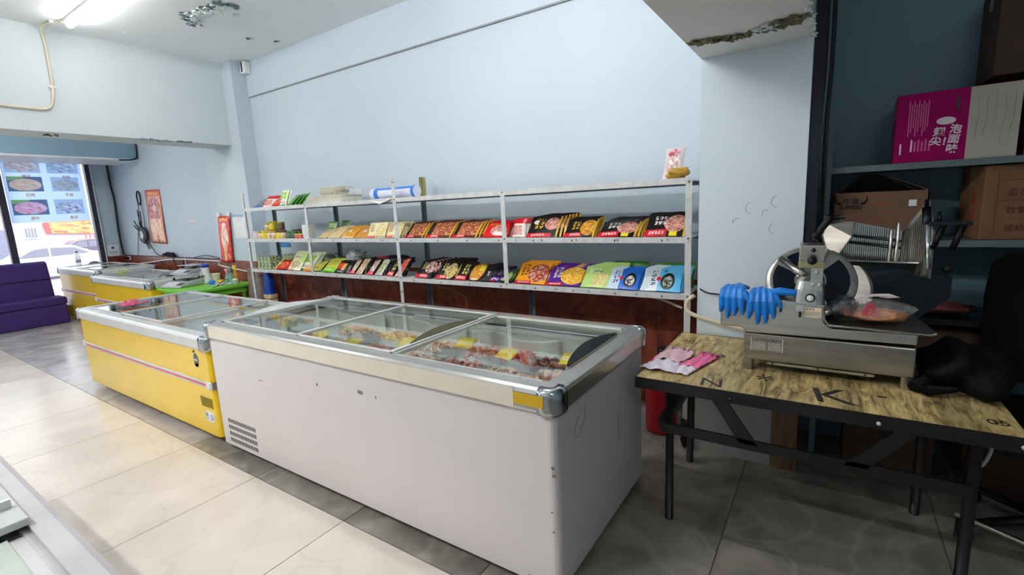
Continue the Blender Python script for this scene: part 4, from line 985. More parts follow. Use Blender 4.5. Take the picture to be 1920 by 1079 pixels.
facing(-4.02, -3.88, 1.04, ZB_, P_['tomato'], 'black packet with a red tomato', 2)
facing(-3.875, -3.79, 1.04, ZB_, P_['black'], 'narrow plain black packet beside the tomato packet', 3)
facing(-3.79, -3.72, 1.058, ZB_, P_['noodle1'], 'narrow black packet with pink foot, first of the noodle row', 3, back=P_['black'])
facing(-3.70, -3.605, 1.062, ZB_, P_['noodle2'], 'beige noodle packet, second of the noodle row', 4, dx=.02, back=P_['black'])
facing(-3.54, -3.46, 1.062, ZB_, P_['noodle1'], 'black and white packet with pink foot, mid noodle row', 3, back=P_['black'])
facing(-3.43, -3.335, 1.066, ZB_, P_['noodle3'], 'white salad packet in the noodle row', 4, dx=.02, back=P_['black'])
facing(-3.28, -3.195, 1.062, ZB_, P_['noodle4'], 'black packet with yellow lettering near the tall post', 3, back=P_['black'])
facing(-3.17, -3.09, 1.072, ZB_, P_['salmon'], 'salmon coloured packet left of the tall post', 3, back=P_['black'])
facing(-2.93, -2.74, 1.062, ZB_, P_['noodle5'], 'black packet with a pink noodle fan right of the tall post', 6, dx=.024)
facing(-2.70, -2.50, 1.062, ZB_, P_['noodle6'], 'black packet with pale yellow noodles, bottom shelf', 6, dx=.02)
facing(-2.49, -2.375, 1.052, ZB_, P_['noodle4'], 'black packet with red foot beside the yellow noodles', 3, dx=.02, back=P_['black'])
facing(-2.36, -2.225, 1.046, ZB_, P_['ypic'], 'yellow food picture packet on the bottom shelf', 2)
facing(-2.235, -2.14, 1.046, ZB_, P_['black'], 'plain black packet beside the yellow picture packet', 4, dx=.022)
facing(-2.155, -2.06, 1.01, ZB_, P_['purple'], 'small purple and black packet left of the right-hand post', 4, dx=.02, t=.03)
facing(-2.055, -1.965, 1.0, ZB_ - .002, P_['mush'], 'small green and white packet touching the right-hand post', 3, dx=.01)
facing(-1.92, -1.66, 1.066, ZB_, P_['ochre'], 'orange packet with a bowl of beef, bottom shelf', 4, h=.19, dx=.012)
facing(-1.655, -1.39, 1.05, ZB_, P_['violet'], 'purple packet with yellow noodles', 4, h=.18, dx=.01)
facing(-1.385, -1.19, 1.06, ZB_, P_['palegreen'], 'pale green noodle packet on the bottom shelf', 5, h=.18, dx=.022)
facing(-1.20, -.985, 1.052, ZB_, P_['blue'], 'deep blue packet with a black oval picture', 3, h=.17, dx=.01, y=2.88)
facing(-.975, -.73, 1.06, ZB_, P_['lblue'], 'light blue packet at the right end of the bottom shelf', 4, h=.175, dx=.012)
facing(-.93, -.69, 1.085, ZB_, P_['greenplain'], 'green packet standing at the back right of the bottom shelf', 2, h=.16, y=3.06, dx=-.3)
# green block packs, jars, tins, box
def brick_pack(x0, x1, y0, y1, z0, z1, m, label, group):
    t = MB(); t.sheet(lambda u, v: (x0 + (x1 - x0) * u - (x0 + x1) / 2, y0, z0 + (z1 - z0) * v), 1, 1, smooth=False)
    o = MB().box(-(x1 - x0) / 2, (x1 - x0) / 2, 0, y1 - y0, 0, z1 - z0).build('food_carton', m, bevel=.004, loc=((x0 + x1) / 2, y0, z0))
    return tag(o, label, 'box', group)
for k in range(4):
    x = -5.39 + k * .07
    brick_pack(x, x + .062, 2.90, 3.02, ZB_ + .002, ZB_ + .14, P_['greenwall'], ['green carton at the far left end of the bottom shelf', 'green carton second from the left end of the bottom shelf', 'green carton third from the left end of the bottom shelf', 'green carton fourth from the left end of the bottom shelf'][k], 'green cartons at the left end of the bottom shelf')
for k in range(5):
    x = -5.11 + k * .07
    brick_pack(x, x + .062, 3.04, 3.16, ZB_ + .002, ZB_ + .15, P_['greenwall'], ['green carton behind the yellow packet, first of the rear row', 'green carton, second of the rear row on the bottom shelf', 'green carton, third of the rear row on the bottom shelf', 'green carton, fourth of the rear row on the bottom shelf', 'green carton, fifth of the rear row, behind the red packet'][k], 'green cartons in the rear row of the bottom shelf')
def jar(x, y, z, r, h, body, lidm, label, group='jars and tubs on the middle shelf', name='food_jar', cat='jar'):
    t = thing(name, label, cat, (x, y, z), group=group)
    MB().lathe([(r * .95, 0), (r, .006), (r, h * .78), (r * .92, h * .82)], n=20).build('jar_body', body, t)
    MB().lathe([(r * 1.02, h * .78), (r * 1.04, h * .8), (r * 1.04, h * .97), (r * .98, h), (0, h)], n=20).build('lid', lidm, t)
    return t
JY = print_mat('yellow_jar_label', rgb(226, 206, 40), [('foodrect', 0, 0, 1, .2, rgb(180, 90, 50), rgb(206, 130, 70), rgb(150, 60, 40), 10), ('text', .3, .3, .5, .8, rgb(60, 60, 30), 2, 2)], bump=0)
JW = print_mat('white_gold_jar_label', rgb(220, 204, 170), [('foodrect', 0, .1, 1, .5, rgb(206, 190, 120), rgb(190, 140, 110), rgb(226, 210, 170), 14)], bump=0)
JP = print_mat('pinkish_tub_label', rgb(226, 206, 206), [('ell', .6, .5, .15, .3, rgb(200, 150, 160))], bump=0)
JG = print_mat('green_jar_label', rgb(60, 92, 66), [('rect', 0, 0, 1, .3, rgb(220, 220, 220))], bump=0)
JR = print_mat('red_tin_label', rgb(196, 50, 56), [('text', .1, .2, .9, .8, rgb(226, 130, 110), 12, 1)], bump=0)
M_GLID = mat('gold_lid', rgb(170, 150, 70), .3, .6); M_YLID = mat('yellow_lid', rgb(206, 190, 50), .4); M_RLID = mat('dark_red_lid', rgb(90, 36, 42), .4); M_GRLID = mat('green_lid', rgb(60, 110, 60), .4); M_PLID = mat('pale_lid_plastic', rgb(226, 216, 220), .4)
J = [(-5.355, 0, .042, .085, JP, M_PLID, 'pinkish white tub at the left end of the middle shelf'),
 (-5.255, 0, .032, .082, JW, M_GLID, 'white jar with gold lid right of the pinkish tub'),
 (-5.165, 0, .044, .09, JY, M_YLID, 'big yellow jar in the lower row'),
 (-5.07, 0, .038, .088, JW, M_GLID, 'white and gold jar right of the lower yellow jar'),
 (-4.985, 0, .038, .088, JW, M_GLID, 'white and gold jar, middle of the lower row'),
 (-4.90, 0, .036, .086, JY, M_RLID, 'yellow jar with a dark red lid'),
 (-4.82, 0, .036, .086, JW, M_RLID, 'pale jar with a dark red lid'),
 (-4.71, 0, .034, .08, JG, M_GRLID, 'green jar beside the red-lidded jars'),
 (-4.63, 0, .034, .08, JG, M_GRLID, 'green jar next to the red tins')]
for (x, _, r, h, bm, lm, lb) in J: jar(x, 2.92, ZM, r, h, bm, lm, lb)
jar(-5.20, 3.02, ZM, .036, .088, JW, M_GLID, 'white jar in the second row behind the big yellow jar')
jar(-5.11, 3.02, ZM, .036, .088, JW, M_GLID, 'gold-lidded jar in the second row carrying the yellow jar')
jar(-5.0, 3.02, ZM, .036, .088, JW, M_GLID, 'gold-lidded jar in the second row carrying the dark jar')
jar(-5.225, 2.99, ZM + .0895, .034, .085, JW, M_GLID, 'white and gold jar stacked left of the upper yellow jar')
jar(-5.125, 2.99, ZM + .0895, .042, .098, JY, M_YLID, 'yellow jar stacked on top of the other jars')
jar(-5.02, 3.02, ZM + .0895, .038, .085, mat('dark_jar_side', rgb(110, 96, 66), .4), M_GLID, 'dark jar stacked right of the upper yellow jar')
for k in range(4):
    jar(-4.78 + k * .075, 3.03, ZM, .033, .09 + k * .004, JG, M_RLID, ['dark-lidded jar behind the green jars, leftmost', 'dark-lidded jar behind the green jars, second', 'dark-lidded jar behind the green jars, third', 'dark-lidded jar behind the red tins'][k])
for k in range(2):
    jar(-4.545 + k * .064, 2.90, ZM, .03, .052, JR, M_YLID, ['left one of the two small red tins', 'right one of the two small red tins'][k], 'small red tins on the middle shelf', 'food_tin', 'tin')
wb_ = tag(MB().box(-.06, .06, 0, .07, 0, .14).build('white_carton', print_mat('white_box_print', rgb(222, 226, 226), [('text', .4, .15, .7, .85, rgb(180, 196, 186), 2, 5)], .5, 0), loc=(-4.40, 2.90, ZM), bevel=.002), 'plain white carton standing beside the second steel post', 'box')
# leafy green bag and dark bags at the back of the bottom shelf
gb = MB()
rnd = random.Random(9)
for k in range(150):
    x = rnd.gauss(0, .12); z = .03 + abs(rnd.gauss(0, .035)) + max(0, x) * .35
    a_ = rnd.random() * 6; l = rnd.uniform(.02, .05)
    gb.tube([(x, rnd.gauss(0, .03), z), (x + l * math.cos(a_), rnd.gauss(0, .03), z + l * .5), (x + 1.6 * l * math.cos(a_), rnd.gauss(0, .03), z + l * .3)], [.004, .006, .001], 4)
gt = thing('leafy_greens_bag', 'plastic bag of leafy green vegetables at the back of the bottom shelf', 'vegetables', (-4.02, 3.08, ZB_))
o = gb.build('leaf_sprigs', mat('leaf_green', rgb(66, 120, 40), .6, var=.4, vscale=30), gt); o['kind'] = 'stuff'
MB().blob((.1, 0, .13), (.09, .06, .08), 3, .15, 14, 10).build('bag_film', M_CLEAR2, gt)
for (x, y, r, lb, m_, zz) in ((-3.32, 3.08, (.22, .08, .05), 'flat black bag lying on top behind the noodle row', M_BLACK, .12), (-4.62, 3.1, (.13, .06, .09), 'clear bag of grey-green leaves at the back, left of the steel post', M_CLEAR2, .07), (-4.36, 3.1, (.14, .06, .09), 'grey-green packet at the back behind the steel post', mat('grey_green_bag', rgb(96, 112, 84), .4, var=.4, vscale=20), .07), (-2.7, 3.1, (.22, .06, .035), 'low black bag behind the black noodle packets', M_BLACK, .1)):
    o = MB().blob((0, 0, 0), r, 5, .2, 16, 10).build('food_bag', m_, loc=(x, y, ZB_ + zz)); tag(o, lb, 'bag')
o = MB().blob((0, 0, 0), (.08, .04, .012), 6, .2, 12, 8).build('red_wrapper', mat('crimson_wrapper', rgb(140, 20, 50), .3), loc=(-3.43, 3.02, ZB_ + .155)); tag(o, 'crimson wrapper lying on the flat black bag', 'wrapper')
# top shelf
ZT3 = 1.607
facing(-5.33, -5.12, 1.70, ZT3, P_['foil'], 'silver and blue foil packet at the left end of the top shelf', 4, h=.17, dx=.02, group='packets on the top shelf')
facing(-5.10, -4.96, 1.72, ZT3, P_['rwb'], 'pink and white packet beside the foil packets', 2, h=.16, tilt=.3, group='packets on the top shelf')
facing(-5.0, -4.81, 1.68, ZT3, P_['red'], 'crumpled red packet on the top shelf', 2, h=.12, t=.06, group='packets on the top shelf')
facing(-4.79, -4.68, 1.765, ZT3, P_['limew'], 'upright white and green packet on the top shelf', 2, h=.17, tilt=.1, group='packets on the top shelf')
facing(-4.70, -4.56, 1.71, ZT3, P_['greenplain'], 'green packet leaning beside the white and green one', 4, h=.15, t=.02, tilt=-.3, dx=.03, group='packets on the top shelf')
def foam_tray(x, y, z, sx, sy_, h, label, rz=0):
    o = MB().loft([rrect(-sx * .4, sx * .4, -sy_ * .4, sy_ * .4, .004, .02), rrect(-sx * .4, sx * .4, -sy_ * .4, sy_ * .4, 0, .02), rrect(-sx / 2, sx / 2, -sy_ / 2, sy_ / 2, h, .03), rrect(-sx / 2 - .008, sx / 2 + .008, -sy_ / 2 - .008, sy_ / 2 + .008, h, .03), rrect(-sx / 2 - .008, sx / 2 + .008, -sy_ / 2 - .008, sy_ / 2 + .008, h + .003, .03), rrect(-sx / 2 + .003, sx / 2 - .003, -sy_ / 2 + .003, sy_ / 2 - .003, h + .003, .03)], closed=False, cap0=True, cap1=False).build('foam_tray', mat('foam_white', rgb(232, 230, 214), .7) if 'foam_white' not in bpy.data.materials else bpy.data.materials['foam_white'], loc=(x, y, z), rz=rz)
    return tag(o, label, 'tray', 'white foam trays on the top shelf')
for k in range(5): foam_tray(-4.30, 3.02, ZT3 + .002 + k * .012, .2, .14, .02, ['lowest small foam tray left of the wide tray', 'second small foam tray from below, left of the wide tray', 'third small foam tray from below, left of the wide tray', 'fourth small foam tray from below, left of the wide tray', 'topmost small foam tray left of the wide tray'][k])
for k in range(2): foam_tray(-3.98, 3.02, ZT3 + .002 + k * .02, .42, .26, .05, ['lower wide white foam tray on the top shelf', 'upper wide white foam tray on the top shelf'][k])
for k in range(4): foam_tray(-4.04 + .01 * k, 3.02, ZT3 + .08 + k * .016, .26, .18, .022, ['lowest small tray piled in the wide tray', 'second small tray piled in the wide tray', 'third small tray piled in the wide tray', 'topmost small tray piled in the wide tray'][k], rz=.1 * k)
o = MB().sheet(lambda u, v: ((u - .5) * .26, (v - .5) * .16, .05 * math.sin(PI * u) ** .7 * (1 + .25 * math.sin(9 * u + 6 * v))), 16, 10).build('plastic_bag', M_CLEAR, solid=.002, loc=(-3.82, 3.0, ZT3 + .085)); tag(o, 'clear plastic bag heaped on the foam trays', 'bag')
rl = thing('poster_roll', 'rolled white poster with blue edge lying on the top shelf', 'poster', (-3.17, 2.98, ZT3 + .055))
MB().lathe([(.05, -.27 + .54 * q / 20) for q in range(21)], n=28, rot=(0, PI / 2, 0)).build('paper_roll', print_mat('roll_print', rgb(214, 220, 236), [('rect', 0, .10, 1, .20, rgb(40, 110, 200)), ('rect', 0, .94, 1, 1, rgb(40, 110, 200)), ('rect', .56, .12, .66, .96, rgb(70, 130, 210)), ('rect', .36, .12, .40, .96, rgb(90, 150, 220)), ('text', .44, .5, .47, .9, rgb(60, 40, 90), 1, 8), ('text', .49, .55, .53, .92, rgb(150, 40, 70), 1, 7)], .4, 0), rl)
o = MB().sheet(lambda u, v: ((u - .5) * .26, (v) * .1 - .02 * u, -.05 * (1 - v) ** 2 * (1 - abs(2 * u - 1) * .6)), 10, 6).build('paper_sheet', M_WP, solid=.001, loc=(-3.2, 2.836, ZT3 + .012)); tag(o, 'white paper sheet hanging over the front edge below the poster roll', 'paper')
bgm = print_mat('clear_red_bag_print', rgb(220, 206, 206), [('food', .5, .8, .3, .15, rgb(206, 50, 80), rgb(230, 200, 200), rgb(120, 30, 50), 10), ('food', .5, .4, .4, .3, rgb(220, 200, 190), rgb(190, 150, 130), rgb(236, 230, 226), 9)], .3, .8)
facing(-.85, -.73, 1.785, ZT3, bgm, 'clear bag with red print standing at the right end of the top shelf', 1, h=.19, t=.05, tilt=-.1, y=2.90, group='bags at the right end of the top shelf')
o = MB().blob((0, 0, 0), (.065, .04, .03), 8, .4, 14, 9).build('gold_foil_bag', P_['gold'], loc=(-.745, 2.88, ZT3 + .035)); tag(o, 'crumpled gold foil bag at the right end of the top shelf', 'bag')
# under the shelf
brn = mat('grey_sack_cloth', rgb(130, 120, 112), .9, var=.15, vscale=15, bump=.3)
o = MB().loft([rrect(-.16, .14, -.07, .07, 0, .04), rrect(-.17, .16, -.08, .08, .3, .05), rrect(-.15, .15, -.07, .07, .62, .05), rrect(-.14, .13, -.05, .05, .9, .03)]).build('grey_sack', brn, loc=(-5.80, 3.10, 0)); tag(o, 'tall grey sack standing under the left end of the shelf', 'sack')
bb = thing('hanging_blue_bag', 'blue plastic bag holding cream cartons, hung under the left of the shelf', 'bag', (-5.34, 2.98, .585))
MB().loft([rrect(-.03, .03, -.02, .02, .40, .015), rrect(-.055, .05, -.03, .03, .34, .02), rrect(-.055, .06, -.045, .045, .16, .03), rrect(-.066, .066, -.052, .052, .05, .03)]).build('blue_film', mat('blue_bag_film', rgb(26, 70, 190), .25, var=.3, vscale=30, bump=.8), bb)
for k in range(4): MB().box(-.068, .068, -.05, .05, -.2 + k * .065, -.2 + k * .065 + .06).build('cream_block', mat('cream_block', rgb(216, 200, 156), .5) if 'cream_block' not in bpy.data.materials else bpy.data.materials['cream_block'], bb, bevel=.012)
o = MB().box(-.2, .2, -.12, .12, 0, .58).build('red_carton', mat('dark_red_carton', rgb(130, 22, 34), .4), loc=(-4.78, 3.05, 0), bevel=.004, rz=.1); tag(o, 'dark red carton standing under the shelf behind the freezers', 'box')
tube_thing('red_cable', smooth([(-6.35, 3.14, .82), (-6.0, 3.12, .80), (-5.45, 3.0, .86), (-5.2, 3.1, .82), (-4.9, 3.15, .79), (-4.6, 3.15, .80), (-4.3, 3.15, .86)]), .005, mat('red_cable', rgb(176, 40, 50), .4), 'thin red cable sagging below the left part of the shelf', 'cable')
tube_thing('thin_wire', smooth([(-2.62, 2.85, .88), (-2.6, 3.0, .83), (-2.55, 3.1, .74), (-2.56, 3.1, .6)]), .0025, mat('pinkish_wire', rgb(190, 150, 130), .5), 'thin pale wire hanging below the middle of the shelf', 'cable')
tube_thing('hanging_conduit', smooth([(-2.2, 3.2, .91), (-1.6, 3.2, .90), (-1.0, 3.1, .87), (-.72, 2.9, .85)]), .008, M_CREAM, 'pale pipe sloping under the right end of the shelf', 'pipe')
# ------------------------------------------------------------------ work table with the meat slicer
TZ = .72
tb = thing('folding_table', 'black steel folding table with a printed wood-look top under the meat slicer', 'table', (-.07, 2.41, 0))
def tr_(x, y): return (x + .07, y - 2.41)
x0, y0 = tr_(-.695, 2.0); x1, y1 = tr_(.555, 2.82)
MB().box(x0 + .003, x1 - .003, y0 + .003, y1 - .003, TZ - .012, TZ).build('tabletop', M_TABLE, tb)
fr = MB().box(x0, x1, y0, y0 + .003, TZ - .05, TZ + .001).build('edge_frame', M_BLKMET, tb)
MB().box(x0, x1, y1 - .003, y1, TZ - .05, TZ + .001).build('edge_frame', M_BLKMET, tb)
MB().box(x0, x0 + .003, y0, y1, TZ - .05, TZ + .001).build('edge_frame', M_BLKMET, tb)
MB().box(x1 - .003, x1, y0, y1, TZ - .05, TZ + .001).build('edge_frame', M_BLKMET, tb)
for bx_ in (-.68, -.30, .18, .54): MB().lathe([(0, -.004), (.007, -.004), (.008, 0), (0, 0)], (bx_ + .07, y0 - .0005, TZ - .03), 10, rot=(-PI / 2, 0, 0)).build('rivet', M_SILVERP if bx_ > 0 else M_SSD, fr)
for (lx, ly) in ((-.567, 2.10), (-.603, 2.66), (.454, 2.28 - .18), (.398, 2.68)):
    a_, b_ = tr_(lx, ly)
    MB().tube([(a_, b_, .0), (a_, b_, TZ - .02)], .019, 12).build('leg', M_BLKMET, tb)
for yy in (2.06, 2.72):
    a_, b_ = tr_(-.57, yy)
    MB().box(tr_(-.6, 0)[0], tr_(.45, 0)[0], b_ - .006, b_ + .006, .455, .50).build('stretcher', M_BLKMET, tb)
    MB().loft([[(tr_(-.40, 0)[0], b_ - .006, TZ - .04), (tr_(-.34, 0)[0], b_ - .006, TZ - .04), (tr_(-.20, 0)[0], b_ - .006, .48), (tr_(-.27, 0)[0], b_ - .006, .48)], [(tr_(-.40, 0)[0], b_ + .006, TZ - .04), (tr_(-.34, 0)[0], b_ + .006, TZ - .04), (tr_(-.20, 0)[0], b_ + .006, .48), (tr_(-.27, 0)[0], b_ + .006, .48)]]).build('brace', M_BLKMET, tb)
    MB().loft([[(tr_(.26, 0)[0], b_ - .006, TZ - .04), (tr_(.32, 0)[0], b_ - .006, TZ - .04), (tr_(.16, 0)[0], b_ - .006, .48), (tr_(.09, 0)[0], b_ - .006, .48)], [(tr_(.26, 0)[0], b_ + .006, TZ - .04), (tr_(.32, 0)[0], b_ + .006, TZ - .04), (tr_(.16, 0)[0], b_ + .006, .48), (tr_(.09, 0)[0], b_ + .006, .48)]]).build('brace', M_BLKMET, tb)
MB().box(tr_(-.62, 0)[0], tr_(-.58, 0)[0], tr_(0, 2.1)[1], tr_(0, 2.66)[1], .46, .50).build('side_bar', M_BLKMET, tb)
MB().box(tr_(.41, 0)[0], tr_(.45, 0)[0], tr_(0, 2.1)[1], tr_(0, 2.66)[1], .46, .50).build('side_bar', M_BLKMET, tb)
FL_ = (0, 0, 0)
for s_, x, y, sz, rz in (('N', -.385, 2.065, .13, .1), ('K', .04, 2.115, .21, .15), ('*', -.19, 2.19, .16, .3), ('05', .50, 2.10, .06, 0), ('-', .2, 2.2, .12, 0), ('N', -.42, 2.45, .07, .6)):
    a_, b_ = tr_(x, y); o = text(s_, sz, (a_, b_, TZ + .0012), mat('table_print_ink', rgb(42, 38, 36), .5) if 'table_print_ink' not in bpy.data.materials else bpy.data.materials['table_print_ink'], tb, rot=(0, 0, rz), name='printed_letter')
# gloves (cloth / rubber) on the table
def cloth_piece(name, label, outline_fn, m, loc, rz, nx=18, ny=14, parent=None):
    o = MB().sheet(outline_fn, nx, ny).build(name, m, parent, solid=.003, loc=loc, rz=rz)
    if label: tag(o, label, 'glove')
    return o
def crump(u, v, k): return .004 + .010 * abs(math.sin(7 * u + 3 * v + k)) * (.3 + math.sin(PI * u)) + .006 * math.sin(11 * v + 5 * u + k) ** 2
flor = print_mat('floral_cuff_print', rgb(232, 224, 234), [('specks', rgb(206, 60, 140), 6, .16)], .6, .1)
g1 = thing('rubber_glove', 'pale pink rubber glove with white cuff lying on the table corner', 'glove', (-.62, 2.27, TZ), rz=-.05)
MB().sheet(lambda u, v: ((u - .5) * (.17 - .05 * v), -.17 + .15 * v, crump(u, v, 1)), 14, 10).build('cuff', mat('white_cuff_cloth', rgb(226, 220, 234), .7), g1, solid=.003)
MB().sheet(lambda u, v: ((u - .5) * (.12 + .03 * math.sin(PI * v)) - .005 + .02 * v, -.03 + .2 * v, crump(u, v, 2) * (1.4 - v * .4)), 14, 10).build('hand', mat('pale_pink_rubber', rgb(236, 196, 206), .6), g1, solid=.003)
mb = MB()
for k in range(4): mb.tube([(-.045 + .028 * k, .15, .01), (-.05 + .034 * k, .185, .014), (-.045 + .03 * k, .20 - .008 * k, .008)], [.011, .010, .006], 8)
o = mb.build('fingers', bpy.data.materials['pale_pink_rubber'], g1); 
g2 = thing('rubber_glove', 'bright pink rubber glove with a floral cuff beside the pale one', 'glove', (-.50, 2.27, TZ), rz=-.22)
MB().sheet(lambda u, v: ((u - .5) * .09, -.17 + .11 * v, crump(u, v, 3) * .8), 12, 8).build('cuff', flor, g2, solid=.003)
MB().sheet(lambda u, v: ((u - .5) * (.09 - .01 * v) + .01 * v, -.065 + .2 * v, crump(u, v, 4)), 14, 10).build('hand', M_PINK, g2, solid=.003)
mb = MB()
for k in range(4): mb.tube([(-.03 + .022 * k, .13, .01), (-.03 + .026 * k, .165 - .004 * k, .013), (-.026 + .024 * k, .185 - .01 * k, .008)], [.010, .009, .005], 8)
mb.build('fingers', M_PINK, g2)
for g_ in (g1, g2):
    for ch in g_.children:
        if ch.name.startswith('fingers'): ch['kind'] = 'stuff'

# ---- the slicer
SX, SY = 0.0, 2.30
sl = thing('meat_slicer', 'stainless steel meat slicer with round blade and ribbed carriage on the table', 'slicer', (0, SY, TZ))
Z = lambda z: z - TZ
def prism(poly, ya, yb): return [[(x, ya, Z(z)) for x, z in poly], [(x, yb, Z(z)) for x, z in poly]]
# lower housing
MB().box(-.297, .302, .0, .36, Z(.772), Z(.893)).build('lower_housing', M_SS2, sl, bevel=.006)
MB().loft(prism([(-.397, .917), (-.31, .917), (-.300, .907), (-.300, .895), (.303, .905), (.303, .948), (.03, .945), (.002, .962), (.0, 1.04), (-.36, 1.065), (-.388, 1.05), (-.397, 1.03)], 0, .20)).build('upper_housing', M_SS, sl, bevel=.010, seg=3)
MB().box(.0, .29, .2, .36, Z(.89), Z(.945)).build('rear_housing', M_SS2, sl, bevel=.006)
MB().box(-.30, .0, .2, .36, Z(.89), Z(1.0)).build('rear_housing', M_SS2, sl, bevel=.01)
# motor hump
MB().loft([rrect(-.118, .0, -.0, .20, Z(1.03), .03), rrect(-.112, -.004, .004, .19, Z(1.10), .03), rrect(-.106, -.008, .01, .18, Z(1.135), .03), rrect(-.09, -.025, .03, .16, Z(1.15), .028)]).build('motor_hump', M_SS, sl, bevel=.004)
MB().box(-.055, -.012, -.004, .02, Z(1.095), Z(1.20)).build('sharpener_post', M_SS, sl, bevel=.002)
# feet
for (fx, fy) in ((-.28, .03), (-.28, .33), (.285, .03), (.285, .33)):
    MB().loft([rrect(fx - .022, fx + .022, fy - .022, fy + .022, 0.0005, .01), rrect(fx - .022, fx + .022, fy - .022, fy + .022, Z(.775), .01)]).build('foot', M_SS2, sl)
MB().box(-.20, .18, .004, .02, Z(.757), Z(.768)).build('drip_rail', M_SS, sl)
for q in (-.18, -.01, .15): MB().lathe([(0, -.003), (.004, -.003), (.004, 0), (0, 0)], (q, .004, Z(.763)), 8, rot=(-PI / 2, 0, 0)).build('screw', M_SSD, sl)
# plates and controls
spl = print_mat('rating_plate_print', rgb(120, 118, 110), [('frame', .03, rgb(200, 198, 190)), ('rect', .04, .78, .96, .94, rgb(60, 58, 54)), ('text', .05, .79, .95, .93, rgb(190, 188, 180), 12, 1), ('text', .06, .08, .48, .7, rgb(210, 208, 200), 8, 6), ('text', .54, .08, .94, .7, rgb(210, 208, 200), 8, 6)], .4, 0)
MB().box(-.268, -.142, -.0015, .0, Z(.817), Z(.877)).build('rating_plate', spl, sl)
wst = print_mat('warning_sticker_print', rgb(222, 214, 186), [('rect', 0, .68, 1, .97, rgb(240, 222, 190)), ('text', .15, .7, .65, .95, rgb(60, 50, 40), 3, 1), ('text', .05, .1, .95, .6, rgb(90, 84, 74), 16, 5)], .5, 0)
MB().box(-.078, -.010, -.0015, .0, Z(.985), Z(1.027)).build('warning_sticker', wst, sl)
for q, zz in ((-.157, 1.022), (-.085, 1.005)):
    sw = MB().box(q - .014, q + .014, -.006, 0, Z(zz), Z(zz + .028)).build('switch_guard', M_SILVERP, sl, bevel=.002)
    MB().box(q - .004, q + .004, -.014, -.004, Z(zz - .02), Z(zz + .004)).build('switch_lever', M_BLACK, sw)
MB().lathe([(0, -.012), (.016, -.012), (.018, -.008), (.018, 0), (0, 0)], (-.052, .0, Z(1.068)), 20, rot=(-PI / 2, 0, 0)).build('button_collar', M_BLACK, sl)
MB().lathe([(0, -.016), (.012, -.016), (.013, -.012), (.0, -.012)], (-.052, 0, Z(1.068)), 20, rot=(-PI / 2, 0, 0)).build('start_button', M_WP, sl)
# table plate
MB().loft([[(.0, -.02, Z(.955)), (.33, -.02, Z(.950)), (.355, .02, Z(.953)), (.31, .28, Z(.965)), (.0, .28, Z(.97))], [(.0, -.02, Z(.962)), (.33, -.02, Z(.957)), (.355, .02, Z(.960)), (.31, .28, Z(.972)), (.0, .28, Z(.977))]]).build('tray_plate', M_SS2, sl, bevel=.003)
MB().tube([(-.002, -.02, Z(1.03)), (.0, -.02, Z(.985)), (.02, -.022, Z(.962)), (.33, -.022, Z(.955)), (.352, .0, Z(.956))], .005, 8).build('plate_rim', M_CHROME, sl)
# round blade and its guard ring
BC = Vector((-.06, .15, Z(1.115))); BR = (math.radians(52), 0, 0)
BRot = (math.radians(56), math.radians(6), 0)
MB().lathe([(.0, .006), (.05, .008), (.10, .006), (.135, .004), (.150, .0), (.135, -.004), (0, -.006)], BC, 48, rot=BRot).build('round_blade', M_CHROME, sl)
MB().lathe([(.150, .010), (.168, .010), (.174, .0), (.168, -.012), (.150, -.012)], BC, 48, rot=BRot).build('blade_guard_ring', M_SS, sl)
E_ = Euler(BRot).to_matrix()
dk = mat('blue_black_glaze', rgb(8, 16, 32), .12)
def on_blade(pts): return [tuple(BC + E_ @ Vector((x, y, .011))) for x, y in pts]
def wedge(a0, a1, r0, r1, n=8):
    return [(r1 * math.cos(a0 + (a1 - a0) * k / n), r1 * math.sin(a0 + (a1 - a0) * k / n)) for k in range(n + 1)] + [(r0 * math.cos(a1 - (a1 - a0) * k / n), r0 * math.sin(a1 - (a1 - a0) * k / n)) for k in range(n + 1)]
for (a0, a1) in ((2.75, 4.0), (1.75, 2.4), (-.9, .9)):
    MB().quad(on_blade(wedge(a0, a1, .06, .145))).build('blade_recess', dk, sl)
for a_ in (2.55, 1.3, .95 - 2.4):
    p0 = BC + E_ @ Vector((.02 * math.cos(a_), .02 * math.sin(a_), .012)); p1 = BC + E_ @ Vector((.16 * math.cos(a_), .16 * math.sin(a_), .012))
    MB().tube([p0, p1], [.02, .012], 8).build('blade_spoke', M_SS2, sl)
# sharpener box with knobs
sb = MB().obox((-.056, .02, Z(1.243)), (.088, .07, .096), (.1, 0, .02)).build('sharpener_box', M_SS, sl, bevel=.004)
MB().obox((-.056, -.0165, Z(1.208)), (.09, .006, .026), (.1, 0, .02)).build('brass_band', mat('pale_brass', rgb(190, 184, 140), .35, .7), sb)
MB().lathe([(0, -.034), (.012, -.032), (.017, -.022), (.014, -.01), (.008, 0)], (-.052, -.02, Z(1.228)), 18, rot=(-PI / 2, 0, 0)).build('black_knob', M_BLACK, sb)
MB().lathe([(0, -.014), (.008, -.012), (.008, 0)], (-.05, -.015, Z(1.268)), 14, rot=(-PI / 2, 0, 0)).build('small_knob', M_SSD, sb)
for q in (-.045, -.022): MB().lathe([(0, -.01), (.007, -.008), (.007, 0)], (q, -.002, Z(1.125)), 12, rot=(-PI / 2, 0, 0)).build('hex_bolt', M_SILVERP, sl)
MB().lathe([(0, -.01), (.009, -.008), (.009, 0)], (-.034, -.004, Z(1.178)), 12, rot=(-PI / 2, 0, 0)).build('hex_bolt', M_SILVERP, sl)
